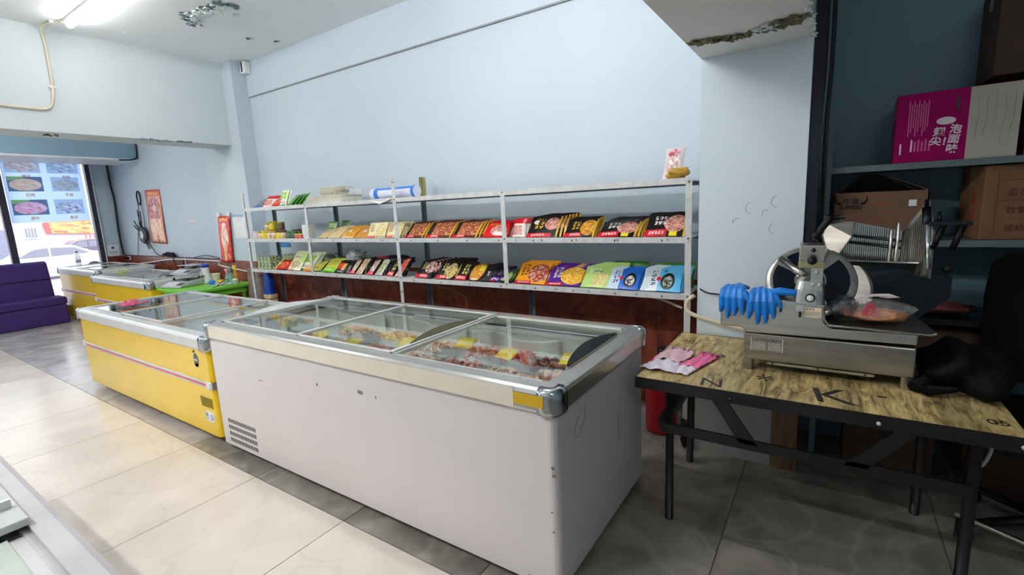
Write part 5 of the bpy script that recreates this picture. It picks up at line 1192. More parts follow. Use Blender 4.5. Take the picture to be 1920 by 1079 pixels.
# arm behind the sharpener with black grip
MB().loft([[(.0, .22, Z(1.22)), (.03, .22, Z(1.20)), (.085, .26, Z(1.30)), (.09, .26, Z(1.37)), (-.01, .26, Z(1.36)), (-.03, .24, Z(1.31))], [(.0, .28, Z(1.22)), (.03, .28, Z(1.20)), (.085, .33, Z(1.30)), (.09, .33, Z(1.37)), (-.01, .33, Z(1.36)), (-.03, .3, Z(1.31))]]).build('carriage_arm', M_SS2, sl, bevel=.006)
MB().tube([(-.05, .2, Z(1.29)), (-.03, .22, Z(1.34)), (.0, .24, Z(1.385))], [.012, .014, .016], 12).build('black_grip', M_BLACK, sl)
for q in ((-.068, .2, Z(1.27)), (-.05, .21, Z(1.31))): MB().blob(q, (.014, .014, .014), 1, 0, 12, 8).build('black_ball_knob', M_BLACK, sl)
MB().tube([(-.02, .26, Z(1.385)), (.05, .28, Z(1.385))], .012, 10).build('black_grip', M_BLACK, sl)
# ribbed carriage plate
rib = MB()
n = 30
RX0, RX1, RY = .035, .262, .35
for k in range(n):
    x = RX0 + (RX1 - RX0) * k / n; zt = 1.372 - .055 * k / n
    MB().box(x, x + .0050, RY - .012, RY, Z(1.13), Z(zt)).build('rib', M_SS, sl)
MB().loft([[(RX0, RY, Z(1.13)), (RX1, RY, Z(1.13)), (RX1, RY, Z(1.31)), (RX0, RY, Z(1.368))], [(RX0, RY + .006, Z(1.13)), (RX1, RY + .006, Z(1.13)), (RX1, RY + .006, Z(1.31)), (RX0, RY + .006, Z(1.368))]]).build('ribbed_plate', M_SSD, sl)
for zz in (1.275, 1.245):
    MB().tube([(RX0 - .02, RY - .03, Z(zz + .035)), (RX1 - .005, RY - .03, Z(zz))], .006, 8).build('crossbar', M_SSD, sl)
for q, zt in ((.222, 1.336), (.245, 1.362)):
    MB().tube([(q, RY - .035, Z(1.15)), (q, RY - .035, Z(zt - .015)), (q, RY - .035, Z(zt))], [.006, .006, .002], 8).build('spike', M_SS, sl)
# angled end plate with fine ribs
p0, p1 = Vector((.262, RY)), Vector((.335, RY - .10))
for k in range(14):
    t_ = k / 14; q = p0.lerp(p1, t_); zt = 1.29 + .15 * t_
    MB().obox((q.x, q.y - .006, Z((1.14 + zt) / 2)), (.0032, .008, zt - 1.14), (0, 0, -.94)).build('fine_rib', M_SS, sl)
MB().loft([[(p0.x, p0.y, Z(1.13)), (p1.x + .012, p1.y - .012, Z(1.13)), (p1.x + .012, p1.y - .012, Z(1.32)), (p1.x - .01, p1.y + .01, Z(1.447)), (p0.x, p0.y, Z(1.31))], [(p0.x + .008, p0.y + .006, Z(1.13)), (p1.x + .02, p1.y - .006, Z(1.13)), (p1.x + .02, p1.y - .006, Z(1.32)), (p1.x - .002, p1.y + .016, Z(1.447)), (p0.x + .008, p0.y + .006, Z(1.31))]]).build('end_plate', M_SS2, sl)
MB().tube([(.318, .25, Z(1.45)), (.345, .24, Z(1.17))], .008, 10).build('guide_rod', M_CHROME, sl)
MB().tube([(.321, .25, Z(1.42)), (.328, .25, Z(1.35))], .015, 12).build('rod_sleeve', M_SSD, sl)
MB().box(.33, .46, .22, .36, Z(1.345), Z(1.36)).build('pusher_plate', M_SSD, sl, bevel=.003)
MB().tube([(.37, .28, Z(1.36)), (.366, .28, Z(1.40))], [.008, .004], 8).build('stud', M_SSD, sl)
for q in (.36, .42): MB().tube([(q + .02, .26, Z(1.345)), (q - .01, .24, Z(1.25))], .011, 8).build('black_grip', M_BLACK, sl)
# dark wing plate behind the bag
MB().loft([[(.07, .24, Z(1.195)), (.35, .28, Z(1.185)), (.43, .30, Z(1.13)), (.43, .30, Z(1.04)), (.33, .28, Z(.95)), (.0, .20, Z(.95)), (.06, .22, Z(1.1))], [(.07, .25, Z(1.195)), (.35, .29, Z(1.185)), (.43, .31, Z(1.13)), (.43, .31, Z(1.04)), (.33, .29, Z(.95)), (.0, .21, Z(.95)), (.06, .23, Z(1.1))]]).build('dark_wing_plate', M_SSD, sl)
MB().tube([(.07, .235, Z(1.197)), (.35, .275, Z(1.187))], .0045, 8).build('wing_rim', M_SS, sl)
MB().blob((.41, .28, Z(1.165)), (.018, .018, .018), 1, 0, 12, 8).build('black_ball_knob', M_BLACK, sl)
MB().lathe([(.150, 0), (.162, .004), (.162, .008), (.150, .010)], (.01, .20, Z(1.075)), 40, rot=(math.radians(70), 0, .2)).build('rear_ring', M_SS2, sl)

# blue gloves over the left of the slicer
def glove(name, label, loc, rz, seed, lean=0):
    t = thing(name, label, 'glove', loc, rz)
    rnd = random.Random(seed)
    mb = MB()
    # every finger runs up through the palm and over the edge, so the draped glove keeps its ridges
    for k in range(4):
        x = -.030 + .020 * k; l = (.046, .062, .056, .044)[k] * rnd.uniform(.9, 1.12); sp_ = rnd.uniform(-.004, .004)
        mb.tube([(x * .7 + rnd.uniform(-.006, .006), .055, .004 + rnd.random() * .006), (x * .8, .02, .010), (x * .95, -.010, .004), (x * 1.05, -.019, -.018), (x * 1.15 + sp_ * .5, -.020, -.030 - l * .4), (x * 1.3 + sp_, -.018, -.030 - l)], [.010, .0125, .0125, .0125, .0095, .0055], 8)
    mb.tube([(.02, .01, .008), (.04, -.012, -.002), (.052, -.018, -.020), (.056, -.017, -.040)], [.011, .011, .0085, .005], 8)
    mb.tube([(-.03, .06, .004), (.0, .07, .010), (.035, .058, .004)], [.006, .010, .006], 8)
    mb.build('glove_body', M_BLUEG, t, remesh=.0028); t.scale = (1.3, 1.3, 1.3)
    return t
glove('nitrile_glove', 'blue nitrile glove hanging over the left end of the slicer, left one', (-.345, 2.303, 1.078), -.12, 1)
glove('nitrile_glove', 'blue nitrile glove hanging over the slicer housing, right one', (-.232, 2.303, 1.066), .12, 5)
MB_ = MB().tube([(.0, 0, 0), (.035, .0, .008), (.075, .0, .004), (.1, .005, .0)], [.014, .014, .011, .006], 10)
o = MB_.build('glove_cuff', M_BLUEG, bpy.data.objects['nitrile_glove.001'], remesh=.003, loc=(.02, .0, .008))

# bag of meat strips on the slicer
bgt = thing('plastic_food_bag', 'clear knotted plastic bag of orange meat with red printing on the slicer plate', 'bag', (.15, 2.39, .975))
MB().blob((0.02, 0, .022), (.115, .062, .026), 6, .12, 20, 10).build('orange_filling', mat('orange_filling', rgb(226, 156, 100), .5, var=.2, vscale=60, bump=.6, bscale=90), bgt)
bagf = film('bag_film_clear', (.85, .88, .9, 1), .16, .08)
MB().blob((0, 0, .042), (.15, .07, .045), 7, .15, 26, 14).build('bag_film', bagf, bgt)
MB().tube([(.0, -.01, .08), (-.01, -.012, .098), (.02, -.012, .104), (.06, -.012, .106), (.09, -.012, .100), (.06, -.012, .098), (.03, -.012, .10)], [.012, .008, .006, .007, .007, .005, .004], 8).build('knotted_handle', mat('white_bag_handle', rgb(220, 206, 210), .5), bgt)
fpr = mat('crimson_print', rgb(190, 24, 70), .5)
text('福', .034, (-.0, -.069, .062), fpr, bgt, rot=(1.25, 0, 0), bold=.0008, name='bag_lettering')
text('食品', .03, (.0, -.074, .040), fpr, bgt, rot=(1.4, 0, 0), bold=.0006, name='bag_lettering')
dkb = MB().blob((0, 0, 0), (.05, .05, .05), 2, .2, 14, 10).build('dark_plastic_bag', film('dark_bag_film', (.05, .06, .08, 1), .6, .15), loc=(.065, 2.36, 1.03)); tag(dkb, 'dark shiny plastic bag beside the knotted bag on the slicer', 'bag')
# black cloth bag at the right of the table
o = MB().blob((0, 0, 0), (.14, .19, .09), 4, .25, 22, 14).build('black_bag', mat('black_bag_film', rgb(5, 5, 6), .7, bump=.4, spec=.15), loc=(.475, 2.44, TZ + .08)); tag(o, 'black plastic bag heaped at the right end of the table', 'bag')
MB().tube([(-.13, -.1, -.03), (-.17, -.16, -.052), (-.14, -.18, -.054), (-.05, -.14, -.05)], [.02, .024, .02, .01], 8).build('bag_tail', bpy.data.materials['black_bag_film'], o)
# dangling power lead below the table
lead = tube_thing('power_plug_lead', smooth([(.50, 2.2, .66), (.51, 2.18, .6), (.49, 2.16, .54), (.47, 2.2, .5)]), .006, M_SILVERP, 'silver cable end hanging below the right end of the table', 'cable')

# fire extinguisher
ex = thing('fire_extinguisher', 'red fire extinguisher on the floor between freezer and pillar', 'extinguisher', (-.86, 2.98, 0))
MB().lathe([(.06, 0), (.095, .004), (.1, .02), (.1, .40), (.09, .45), (.06, .485), (.025, .50), (.025, .52)], n=32).build('cylinder', M_RED, ex)
MB().lathe([(.02, .51), (.024, .515), (.024, .55), (.012, .56)], n=16).build('valve', M_BLACK, ex)
MB().box(-.01, .09, -.01, .01, .555, .57).build('handle', M_BLACK, ex, bevel=.003)
MB().tube([(.024, 0, .53), (.08, 0, .51), (.115, 0, .42), (.112, 0, .2)], .008, 8).build('hose', M_BLACK, ex)
mk = text('灭火器', .032, (0, -.102, .33), M_WINK, ex, name='extinguisher_lettering')
for k in range(4): MB().blob((-.66 + 0 * k, 2.78, .0), (.0, .0, .0)) if False else None
o = MB().blob((0, 0, 0), (.03, .03, .09), 3, .3, 10, 8).build('black_boot_bag', M_BLACK, loc=(-.66, 2.79, .1)); tag(o, 'small dark bag standing behind the left table legs', 'bag')

# pipes and cable at the pillar
tube_thing('drain_pipe', smooth([(-.625, 2.80, .95), (-.66, 2.80, .915), (-.665, 2.80, .87), (-.63, 2.79, .84), (-.5, 2.78, .81), (-.36, 2.77, .785), (-.2, 2.77, .765)]), .013, M_CREAM, 'cream plastic pipe bending round the foot of the pillar behind the table', 'pipe')
tube_thing('wall_cable', smooth([(-.6, 2.822, .985), (-.56, 2.822, .965), (-.5, 2.822, .96), (-.35, 2.822, .955)]), .004, M_BLACK, 'black cable running across the pillar to the slicer', 'cable')
for k, x in enumerate((-.068, -.050, -.040)):
    tube_thing('black_cable', smooth([(x, 2.88 + .02 * k, 3.3), (x + .012, 2.88, 2.2), (x + .004, 2.88, 1.8), (x + .008, 2.9, 1.2), (x, 2.9, .75)]), .005, M_BLACK, ['black cable nearest the right edge of the pillar', 'middle black cable beside the pillar', 'outermost black cable beside the pillar'][k], 'cable', group='black cables beside the pillar')
o = MB().quad([(-.106, 2.842, .75), (-.062, 2.852, .75), (-.056, 2.856, 3.3), (-.106, 2.842, 3.3)]).build('dark_edge_strip', mat('dark_navy_tone', rgb(26, 30, 44), .8), solid=.004); tag(o, 'narrow dark navy strip along the right edge of the pillar', 'edge_strip')  # dark navy strip set along the pillar's right edge

# ------------------------------------------------------------------ dark storage rack with boxes
RYF, RYB = 3.0, 3.36
rk = thing('storage_rack', 'dark grey steel storage rack in the unlit corner behind the slicer', 'rack', (.9, 3.18, 0))
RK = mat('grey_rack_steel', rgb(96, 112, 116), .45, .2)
for x in (-.022, 1.85):
    for y in (RYF, RYB):
        MB().box(x - .9 - .014, x - .9 + .014, y - 3.18 - .003, y - 3.18 + .003, 0, 1.815).build('post', RK, rk)
for z in (.42, .868, 1.245, 1.615):
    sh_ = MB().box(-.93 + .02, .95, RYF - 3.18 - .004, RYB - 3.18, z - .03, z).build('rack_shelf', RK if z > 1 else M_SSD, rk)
def carton(name, label, x0, x1, y0, y1, z0, z1, m, rz=0, group=None, open_=False, lean=0):
    t = thing(name, label, 'box', ((x0 + x1) / 2, (y0 + y1) / 2, z0), rz, group); t.rotation_euler = (0, lean, rz)
    a, b, h = (x1 - x0) / 2, (y1 - y0) / 2, z1 - z0
    if not open_:
        MB().box(-a, a, -b, b, 0, h).build('carton_body', m, t, bevel=.004)
        MB().box(-a - .0006, a + .0006, -.028, .028, h, h + .001).box(-a - .001, -a, -.028, .028, h - .09, h).build('packing_tape', mat('brown_tape', rgb(140, 110, 60), .3) if 'brown_tape' not in bpy.data.materials else bpy.data.materials['brown_tape'], t)
    else:
        s_ = .004
        MB().box(-a, a, -b, -b + s_, 0, h).box(-a, a, b - s_, b, 0, h).box(-a, -a + s_, -b, b, 0, h).box(a - s_, a, -b, b, 0, h).box(-a, a, -b, b, 0, s_).build('carton_body', m, t)
        MB().quad([(-a + .03, b - .01, h), (a - .03, b - .01, h), (a - .18, b - .03, h + .09), (-a + .12, b - .03, h + .09)]).build('flap', M_KRAFTD, t, solid=.004)
        MB().quad([(a - .004, -b, h), (a - .004, b, h), (a - .12, b, h + .07), (a - .15, -b + .05, h + .07)]).build('flap', M_KRAFTD, t, solid=.004)
    return t
c1 = carton('cardboard_box', 'brown cardboard box with printed bull horns under the pink box', .01, .385, 3.02, 3.34, 1.2455, 1.485, M_KRAFT, open_=True)
text('牛油', .034, (-.115, -.1625, .195), M_INK, c1, bold=.0008); text('火锅底料', .024, (-.115, -.1625, .165), M_INK, c1, bold=.0006)
for s_ in (-1, 1):
    MB().tube([(-.115 + s_ * .042, -.162, .185), (-.115 + s_ * .058, -.162, .19), (-.115 + s_ * .066, -.162, .205), (-.115 + s_ * .064, -.162, .225)], [.006, .006, .004, .001], 6).build('horn_print', M_INK, c1)
MB().box(.115, .145, -.1615, -.1605, .165, .195).build('white_label', M_WP, c1)
for (x, z, w_, h) in ((-.0, .17, .1, .02), (.02, .10, .16, .012), (-.1, .1, .09, .012)): MB().box(x - w_ / 2, x + w_ / 2, -.1612, -.1605, z, z + h).build('red_brown_print', mat('faint_brown_print', rgb(128, 80, 54), .8) if 'faint_brown_print' not in bpy.data.materials else bpy.data.materials['faint_brown_print'], c1)
c2 = carton('cardboard_box', 'large taped brown cardboard box with ruled printing on the right of the rack', .555, 1.03, 3.06, 3.33, 1.2455, 1.58, M_KRAFT2, rz=.13)
for s_, x, z in (('品名', -.12, .21), ('数量', -.12, .13), ('规格', -.12, .05)): text(s_, .036, (x, -.1365, z), M_REDINK, c2)
for z in (.265, .175, .095): MB().box(-.19, .14, -.1362, -.1355, z, z + .002).build('ruled_line', M_REDINK, c2)
for x in (-.19, -.02, .14): MB().box(x, x + .002, -.1362, -.1355, .03, .30).build('ruled_line', M_REDINK, c2)
MB().box(.0, .10, -.1365, -.136, .0, .09).build('yellow_tape', M_TAPE, c2)
for k, z in enumerate((.2, .17, .13, .1)): MB().box(-.2382, -.2374, -.06, -.02, z - .01, z + .012).build('side_print', mat('red_side_print', rgb(160, 50, 36), .7) if 'red_side_print' not in bpy.data.materials else bpy.data.materials['red_side_print'], c2)
c3 = carton('pink_box', 'magenta printed box with a grey-white end panel on the upper rack shelf', .245, .665, 3.02, 3.30, 1.6155, 1.93, M_MAG, rz=-.04)
MB().box(.045, .2105, -.1415, -.1402, .0, .312).build('white_panel', M_GREYW, c3)
for k in range(5): MB().tube([(.07 + .03 * k, -.1425, .28 - .02 * (k % 2)), (.075 + .028 * k, -.143, .18), (.068 + .028 * k, -.1425, .06 + .03 * (k % 3))], [.0008, .0022, .0006], 5).build('film_crease', M_SILVERP, c3)
for k_, ch_ in enumerate('泡面味'): text(ch_, .042, (.006 - .004 * k_, -.1418, .135 - .043 * k_), M_WINK, c3, rot=(PI / 2, .12, 0), bold=.0012)
for k_, ch_ in enumerate(('翅', '尖！')): text(ch_, .042, (-.05 + .010 * k_, -.1418, .128 - .043 * k_), M_WINK, c3, rot=(PI / 2, .12, 0), bold=.0012)
ov = [(-.03 + .034 * math.cos(t * PI / 10), -.1415, .178 + .017 * math.sin(t * PI / 10)) for t in range(20)]
MB().loft([ov, [(x, y - .0005, z) for x, y, z in ov]]).build('oval_print', M_WINK, c3)
mm = mat('dull_pink_print', rgb(206, 90, 150), .5)
for k in range(9): MB().box(-.165 + .0085 * k, -.161 + .0085 * k, -.1413, -.1404, .12 + .02 * (k % 3), .28 - .015 * (k % 2)).build('fine_print', mm, c3)
for k in range(6): MB().box(-.15 + .013 * k, -.144 + .013 * k, -.1413, -.1404, .05, .105 - .01 * (k % 2)).build('fine_print', M_WINK if k == 0 else mm, c3)
MB().box(-.19, -.184, -.1413, -.1404, .04, .09).build('fine_print', M_WINK, c3)
MB().box(.0, .012, -.1413, -.1404, .22, .28).build('dark_print', mat('dark_wine_print', rgb(70, 10, 44), .5), c3)
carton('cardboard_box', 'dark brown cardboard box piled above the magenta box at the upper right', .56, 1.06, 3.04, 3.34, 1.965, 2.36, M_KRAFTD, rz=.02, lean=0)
carton('cardboard_box', 'cardboard box standing right of the magenta box', .69, 1.08, 3.05, 3.34, 1.6155, 1.955, M_KRAFT2)
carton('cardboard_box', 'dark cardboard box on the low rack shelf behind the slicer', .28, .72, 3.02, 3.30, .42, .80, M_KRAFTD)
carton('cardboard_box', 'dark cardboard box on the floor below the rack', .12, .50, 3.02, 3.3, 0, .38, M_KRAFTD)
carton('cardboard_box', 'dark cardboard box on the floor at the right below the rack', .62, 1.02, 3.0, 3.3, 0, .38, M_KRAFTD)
o = MB().blob((0, 0, 0), (.13, .08, .03), 9, .3, 14, 8).build('meat_packet', print_mat('red_meat_packet_print', rgb(120, 60, 60), [('foodrect', 0, 0, 1, 1, rgb(150, 40, 50), rgb(170, 130, 120), rgb(200, 180, 170), 8)], .3, .3), loc=(.48, 3.12, .9)); tag(o, 'reddish plastic packet lying on the grey rack shelf behind the slicer', 'packet')

# office chair in the dark at the right
ch = thing('office_chair', 'black office chair in the dark beyond the right end of the table', 'chair', (.86, 2.93, 0), rz=PI - .12)
bm_ = MB().loft([rrect(-.20, .20, -.035, .035, .62, .03), rrect(-.25, .25, -.045, .035, .72, .035), rrect(-.26, .26, -.03, .045, 1.0, .035), rrect(-.25, .25, -.01, .06, 1.15, .03), rrect(-.19, .19, .0, .06, 1.205, .025)]); bm_.build('backrest', mat('black_chair_mesh', rgb(7, 8, 9), .8, spec=.15), ch, bevel=.01)
MB().loft([rrect(-.24, .24, .02, .48, .44, .08), rrect(-.26, .26, .0, .50, .48, .09), rrect(-.25, .25, .01, .49, .52, .08)]).build('seat', M_BLACK, ch, bevel=.01)
MB().tube([(0, .0, .5), (0, -.05, .56), (0, -.04, .66)], .02, 8).build('back_bracket', M_BLACK, ch)
MB().tube([(0, .25, .12), (0, .25, .45)], .025, 12).build('gas_column', M_SSD, ch)
for k in range(5):
    a_ = 2 * PI * k / 5 + .5
    lg = MB().tube([(0, .25, .12), (.30 * math.cos(a_), .25 + .30 * math.sin(a_), .075)], [.024, .014], 8).build('base_leg', M_SILVERP if k == 3 else M_BLACK, ch)
    MB().lathe([(.0, -.018), (.026, -.018), (.028, 0), (.026, .018), (0, .018)], (.30 * math.cos(a_), .25 + .30 * math.sin(a_), .028), 14, rot=(PI / 2, 0, a_)).build('caster', M_BLACK, lg)
br = thing('metal_bar', 'pale metal bar lying low behind the right table leg', 'bar', (.62, 2.5, .1))
MB().tube([(-.1, .08, 0), (.3, -.14, .0)], .012, 8).build('tube', M_SS2, br)
MB().tube([(-.09, .075, -.1), (-.09, .075, 0)], .01, 8).build('stand_leg', M_BLKMET, br); MB().tube([(.28, -.13, -.1), (.28, -.13, 0)], .01, 8).build('stand_leg', M_BLKMET, br)

# ------------------------------------------------------------------ green table and its clutter
gt_ = thing('plastic_table', 'lime green plastic table behind the near yellow freezer', 'table', (-6.34, 2.75, 0))
MB().loft([rrect(-.45, .42, -.36, .36, .685, .06), rrect(-.46, .43, -.37, .37, .70, .06), rrect(-.46, .43, -.37, .37, .72, .06)]).build('tabletop', M_GREEN, gt_)
MB().loft([rrect(-.41, .38, -.32, .32, .62, .05), rrect(-.41, .38, -.32, .32, .69, .05)]).build('apron', M_GREEN, gt_)
for sx_ in (-.38, .35):
    for sy_ in (-.29, .29): MB().tube([(sx_, sy_, 0), (sx_ * .95, sy_ * .95, .64)], [.018, .028], 8).build('leg', M_GREEN, gt_)
def scale(loc, rz, label):
    t = thing('price_scale', label, 'scale', loc, rz, group='digital price scales')
    MB().loft([[(-.17, -.17, .004), (.17, -.17, .004), (.17, .14, .004), (-.17, .14, .004)], [(-.17, -.16, .02), (.17, -.16, .02), (.17, .14, .075), (-.17, .14, .075)], [(-.165, -.04, .065), (.165, -.04, .065), (.165, .13, .085), (-.165, .13, .085)]]).build('scale_body', M_SILVERP, t, bevel=.006)
    MB().box(-.175, .175, -.06, .16, .105, .112).build('weighing_plate', M_SS, t, bevel=.003)
    for q in ((-.12, -.02), (.12, -.02), (-.12, .12), (.12, .12)): MB().tube([(q[0], q[1], .07), (q[0], q[1], .105)], .012, 8).build('plate_foot', M_BLACK, t)
    kp = MB().quad([(-.15, -.155, .024), (.05, -.155, .024), (.05, -.06, .058), (-.15, -.06, .058)]).build('keypad', print_mat('keypad_print', rgb(216, 220, 226), [('text', .05, .1, .95, .9, rgb(90, 100, 130), 6, 3)], .5, 0) if 'keypad_print' not in bpy.data.materials else bpy.data.materials['keypad_print'], t)
    MB().quad([(.06, -.14, .03), (.15, -.14, .03), (.15, -.08, .052), (.06, -.08, .052)]).build('display', mat('scale_display', rgb(90, 104, 96), .2) if 'scale_display' not in bpy.data.materials else bpy.data.materials['scale_display'], t)
    for q in ((-.14, -.14), (.14, -.14), (-.14, .11), (.14, .11)): MB().lathe([(.012, 0), (.014, .008)], (q[0], q[1], 0), 8).build('foot', M_BLACK, t)
    return t
scale((-6.62, 2.62, .7205), .25, 'silver price scale at the front left of the green table')
scale((-7.25, 2.98, .803), .2, 'silver price scale on the corner of the yellow freezer behind the megaphone')
mg = thing('megaphone', 'white megaphone with blue back standing on the green table', 'megaphone', (-6.56, 2.86, .7205))
MB().lathe([(.088, 0), (.09, .006), (.07, .05), (.052, .11), (.044, .17), (.044, .2)], n=28).build('horn', M_WP, mg)
MB().lathe([(.044, .2), (.05, .203), (.05, .235), (.04, .24)], n=24).build('blue_back', M_BLUE, mg)
MB().tube([(-.045, 0, .19), (-.085, 0, .17), (-.09, 0, .1), (-.08, 0, .06)], .012, 8).build('handle', M_WP, mg)
MB().tube(smooth([(.0, -.045, .19), (.02, -.05, .14), (.03, -.06, .1), (.06, -.075, .06), (.09, -.07, .03)]), .003, 5).build('cord', M_DARKG, mg)
MB().tube([(-.03, 0, .24), (-.03, 0, .27)], .004, 6).build('aerial', M_BLACK, mg)
cu = thing('plastic_cup', 'cream plastic cup on the green table', 'cup', (-6.38, 2.90, .7205))
MB().lathe([(.036, 0), (.038, .004), (.046, .12), (.048, .124), (.044, .124), (.036, .01)], n=24).build('cup_body', mat('cream_cup', rgb(232, 222, 196), .4), cu)
tr2 = tag(MB().loft([rrect(-.13, .13, -.08, .08, 0, .02), rrect(-.14, .14, -.09, .09, .014, .02), rrect(-.13, .13, -.08, .08, .014, .02), rrect(-.125, .125, -.075, .075, .004, .02)]).build('white_tray', M_WP, loc=(-6.14, 2.84, .7205), rz=.2), 'flat white tray holding the bottles on the green table', 'tray')
o = MB().blob((0, 0, 0), (.055, .03, .028), 3, .35, 14, 9).build('blue_glove_heap', M_BLUEG, loc=(-6.25, 2.78, .752)); tag(o, 'crumpled blue glove in front of the cream cup', 'glove')
def spray(loc, col, top, label, h=.16, r=.03):
    t = thing('spray_bottle', label, 'bottle', loc)
    MB().lathe([(r * .9, 0), (r, .01), (r, h * .55), (r * .5, h * .75), (r * .4, h * .85)], n=18).build('bottle_body', col, t)
    MB().lathe([(r * .45, h * .82), (r * .5, h * .84), (r * .5, h)], n=14).build('collar', top, t)
    MB().box(-.04, .02, -.012, .012, h, h + .03).build('spray_head', top, t, bevel=.004)
    MB().tube([(-.01, 0, h), (-.03, 0, h - .03)], .004, 6).build('trigger', top, t)
    return t
spray((-6.05, 2.92, .735), film('green_clear_plastic', (.3, .6, .45, 1), .5), mat('grey_green_cap', rgb(90, 130, 110), .4), 'green spray bottle at the right of the green table')
spray((-6.16, 2.93, .735), film('teal_clear_plastic', (.4, .7, .7, 1), .45), mat('rose_cap', rgb(226, 150, 176), .4), 'teal bottle with a rose cap next to the yellow sprayer', .14)
spray((-6.10, 3.0, .721), mat('orange_bottle', rgb(226, 150, 50), .4), mat('bright_yellow_cap', rgb(240, 214, 40), .4), 'yellow sprayer with orange bottle on the green table', .19)
o = MB().blob((0, 0, 0), (.035, .03, .02), 3, .2, 12, 8).build('yellow_sponge', mat('sponge_yellow', rgb(236, 190, 60), .9), loc=(-6.20, 2.86, .757)); tag(o, 'yellow sponge lying in the white tray', 'sponge')
jar(-5.98, 2.93, .7205, .03, .07, film('clear_jar', (.8, .85, .8, 1), .4), M_WP, 'small clear jar at the right edge of the green table', None)
tube_thing('black_cable', smooth([(-5.98, 2.7, .727), (-5.96, 2.8, .80), (-5.99, 2.85, .76), (-5.96, 2.66, .727)]), .004, M_BLACK, 'black cable looped at the right edge of the green table', 'cable')

# ------------------------------------------------------------------ wall things in the recess
deity = print_mat('gold_pink_poster_print', rgb(244, 178, 160), [('specks', rgb(246, 200, 120), 14, .35), ('rect', .08, .88, .92, .98, rgb(226, 90, 60)), ('text', .14, .885, .86, .975, rgb(250, 214, 110), 4, 1), ('food', .5, .62, .42, .24, rgb(206, 90, 120), rgb(240, 190, 150), rgb(170, 80, 110), 16), ('ell', .5, .66, .13, .06, rgb(250, 220, 190)), ('foodrect', .08, .2, .92, .46, rgb(246, 206, 160), rgb(250, 226, 180), rgb(236, 160, 130), 12), ('rect', .06, .03, .94, .16, rgb(246, 196, 160)), ('rect', .44, .03, .56, .16, rgb(220, 60, 50)), ('frame', .04, rgb(214, 110, 90))], .35, .1)
o = MB().sheet(lambda u, v: (-.55 * u, .006 * math.sin(6 * v) * -1, .86 * v), 6, 12).build('wall_poster', deity, solid=.002)
o.location = (-8.86, YB - .012, 1.16); o.rotation_euler = (0, .03, 0)
for p in o.data.uv_layers[0].data: p.uv.x = 1 - p.uv.x
tag(o, 'tall gold and pink festive poster on the recess wall beside the router', 'poster')
redp = print_mat('red_festive_poster_print', rgb(214, 24, 30), [('specks', rgb(240, 190, 70), 10, .22), ('text', .2, .88, .8, .98, rgb(246, 206, 80), 4, 1), ('ell', .5, .8, .16, .06, rgb(250, 236, 220)), ('food', .5, .55, .3, .26, rgb(246, 210, 206), rgb(226, 90, 90), rgb(250, 236, 200), 10), ('ell', .5, .3, .14, .09, rgb(240, 190, 130)), ('food', .5, .12, .36, .1, rgb(240, 120, 160), rgb(246, 206, 120), rgb(206, 30, 40), 8)], .35, .1)
rp = thing('wall_poster', 'red festive poster taped to the corner pier left of the shelf', 'poster', (-6.56, 3.178, .945))
o = MB().sheet(lambda u, v: (-.15 + .30 * u - .06 * (1 - v), -.004 - .01 * math.sin(PI * u) * (1 - v), .60 * v), 8, 14).build('poster_sheet', redp, rp, solid=.002)
for s_ in (-1, 1): MB().obox((s_ * .125, -.004, .60), (.07, .002, .10), (0, s_ * .3, 0)).build('tape_piece', mat('white_tape', rgb(236, 226, 230), .4) if 'white_tape' not in bpy.data.materials else bpy.data.materials['white_tape'], rp)
o = MB().box(-.16, .16, -.002, 0, 0, .02).build('tape_strip', mat('blue_tape_strip', rgb(150, 190, 220), .5), loc=(-6.2, 3.197, 1.535)); tag(o, 'pale blue tape strip on the pier right of the red poster', 'tape')
o = MB().box(-.17, .17, -.003, 0, 0, .26).build('paper_notice', M_WP, loc=(-6.2, 3.197, 1.26)); tag(o, 'blank white paper on the pier right of the red poster', 'paper')
o = MB().box(-.13, .13, -.003, 0, 0, .07).build('blue_label', mat('label_blue', rgb(60, 130, 190), .5), loc=(-5.60, YB - .001, 1.13)); tag(o, 'blue label on the wall behind the left end of the shelf', 'label')
o = MB().box(-.11, .11, -.002, 0, 0, .03).build('paper_scrap', mat('pink_scrap', rgb(246, 214, 216), .6), loc=(-7.93, YB - .001, 1.49)); tag(o, 'small pink scrap stuck on the recess wall right of the gold poster', 'paper')
rt = thing('wifi_router', 'black router with six antennas hung on the recess wall', 'router', (-9.62, YB - .05, 1.31))
MB().lathe([(0, -.02), (.13, -.018), (.15, 0), (.13, .02), (0, .022)], (0, 0, 0), 28, rot=(-PI / 2, 0, 0)).build('router_body', mat('router_shell', rgb(60, 60, 56), .3, .3), rt)
MB().lathe([(0, -.004), (.07, -.003), (.075, 0)], (0, -.024, 0), 20, rot=(-PI / 2, 0, 0)).build('router_disc', M_SILVERP, rt)
for (a_, l) in ((1.35, .4), (1.15 - .5, .0), (2.35, .34), (2.6, .32), (1.62, .42), (-.7, .34), (-.9, .3)):
    if l: MB().tube([(.1 * math.cos(a_), -.01, .1 * math.sin(a_)), (l * math.cos(a_), -.015, l * math.sin(a_))], [.010, .007], 8).build('antenna', M_BLACK, rt)
lc = thing('cable_coil', 'black cable coil hung above the router', 'cable', (-9.6, YB - .02, 1.92))
MB().tube([(.07 * math.cos(t * PI / 10), -.01, .11 * math.sin(t * PI / 10)) for t in range(21)], .011, 8).build('coil_ring', M_BLACK, lc)
MB().tube(smooth([(-.07, -.005, .04), (-.12, -.005, -.3), (-.3, -.005, -.62), (-.45, -.005, -.95)]), .005, 5).build('loose_end', M_DARKG, lc)
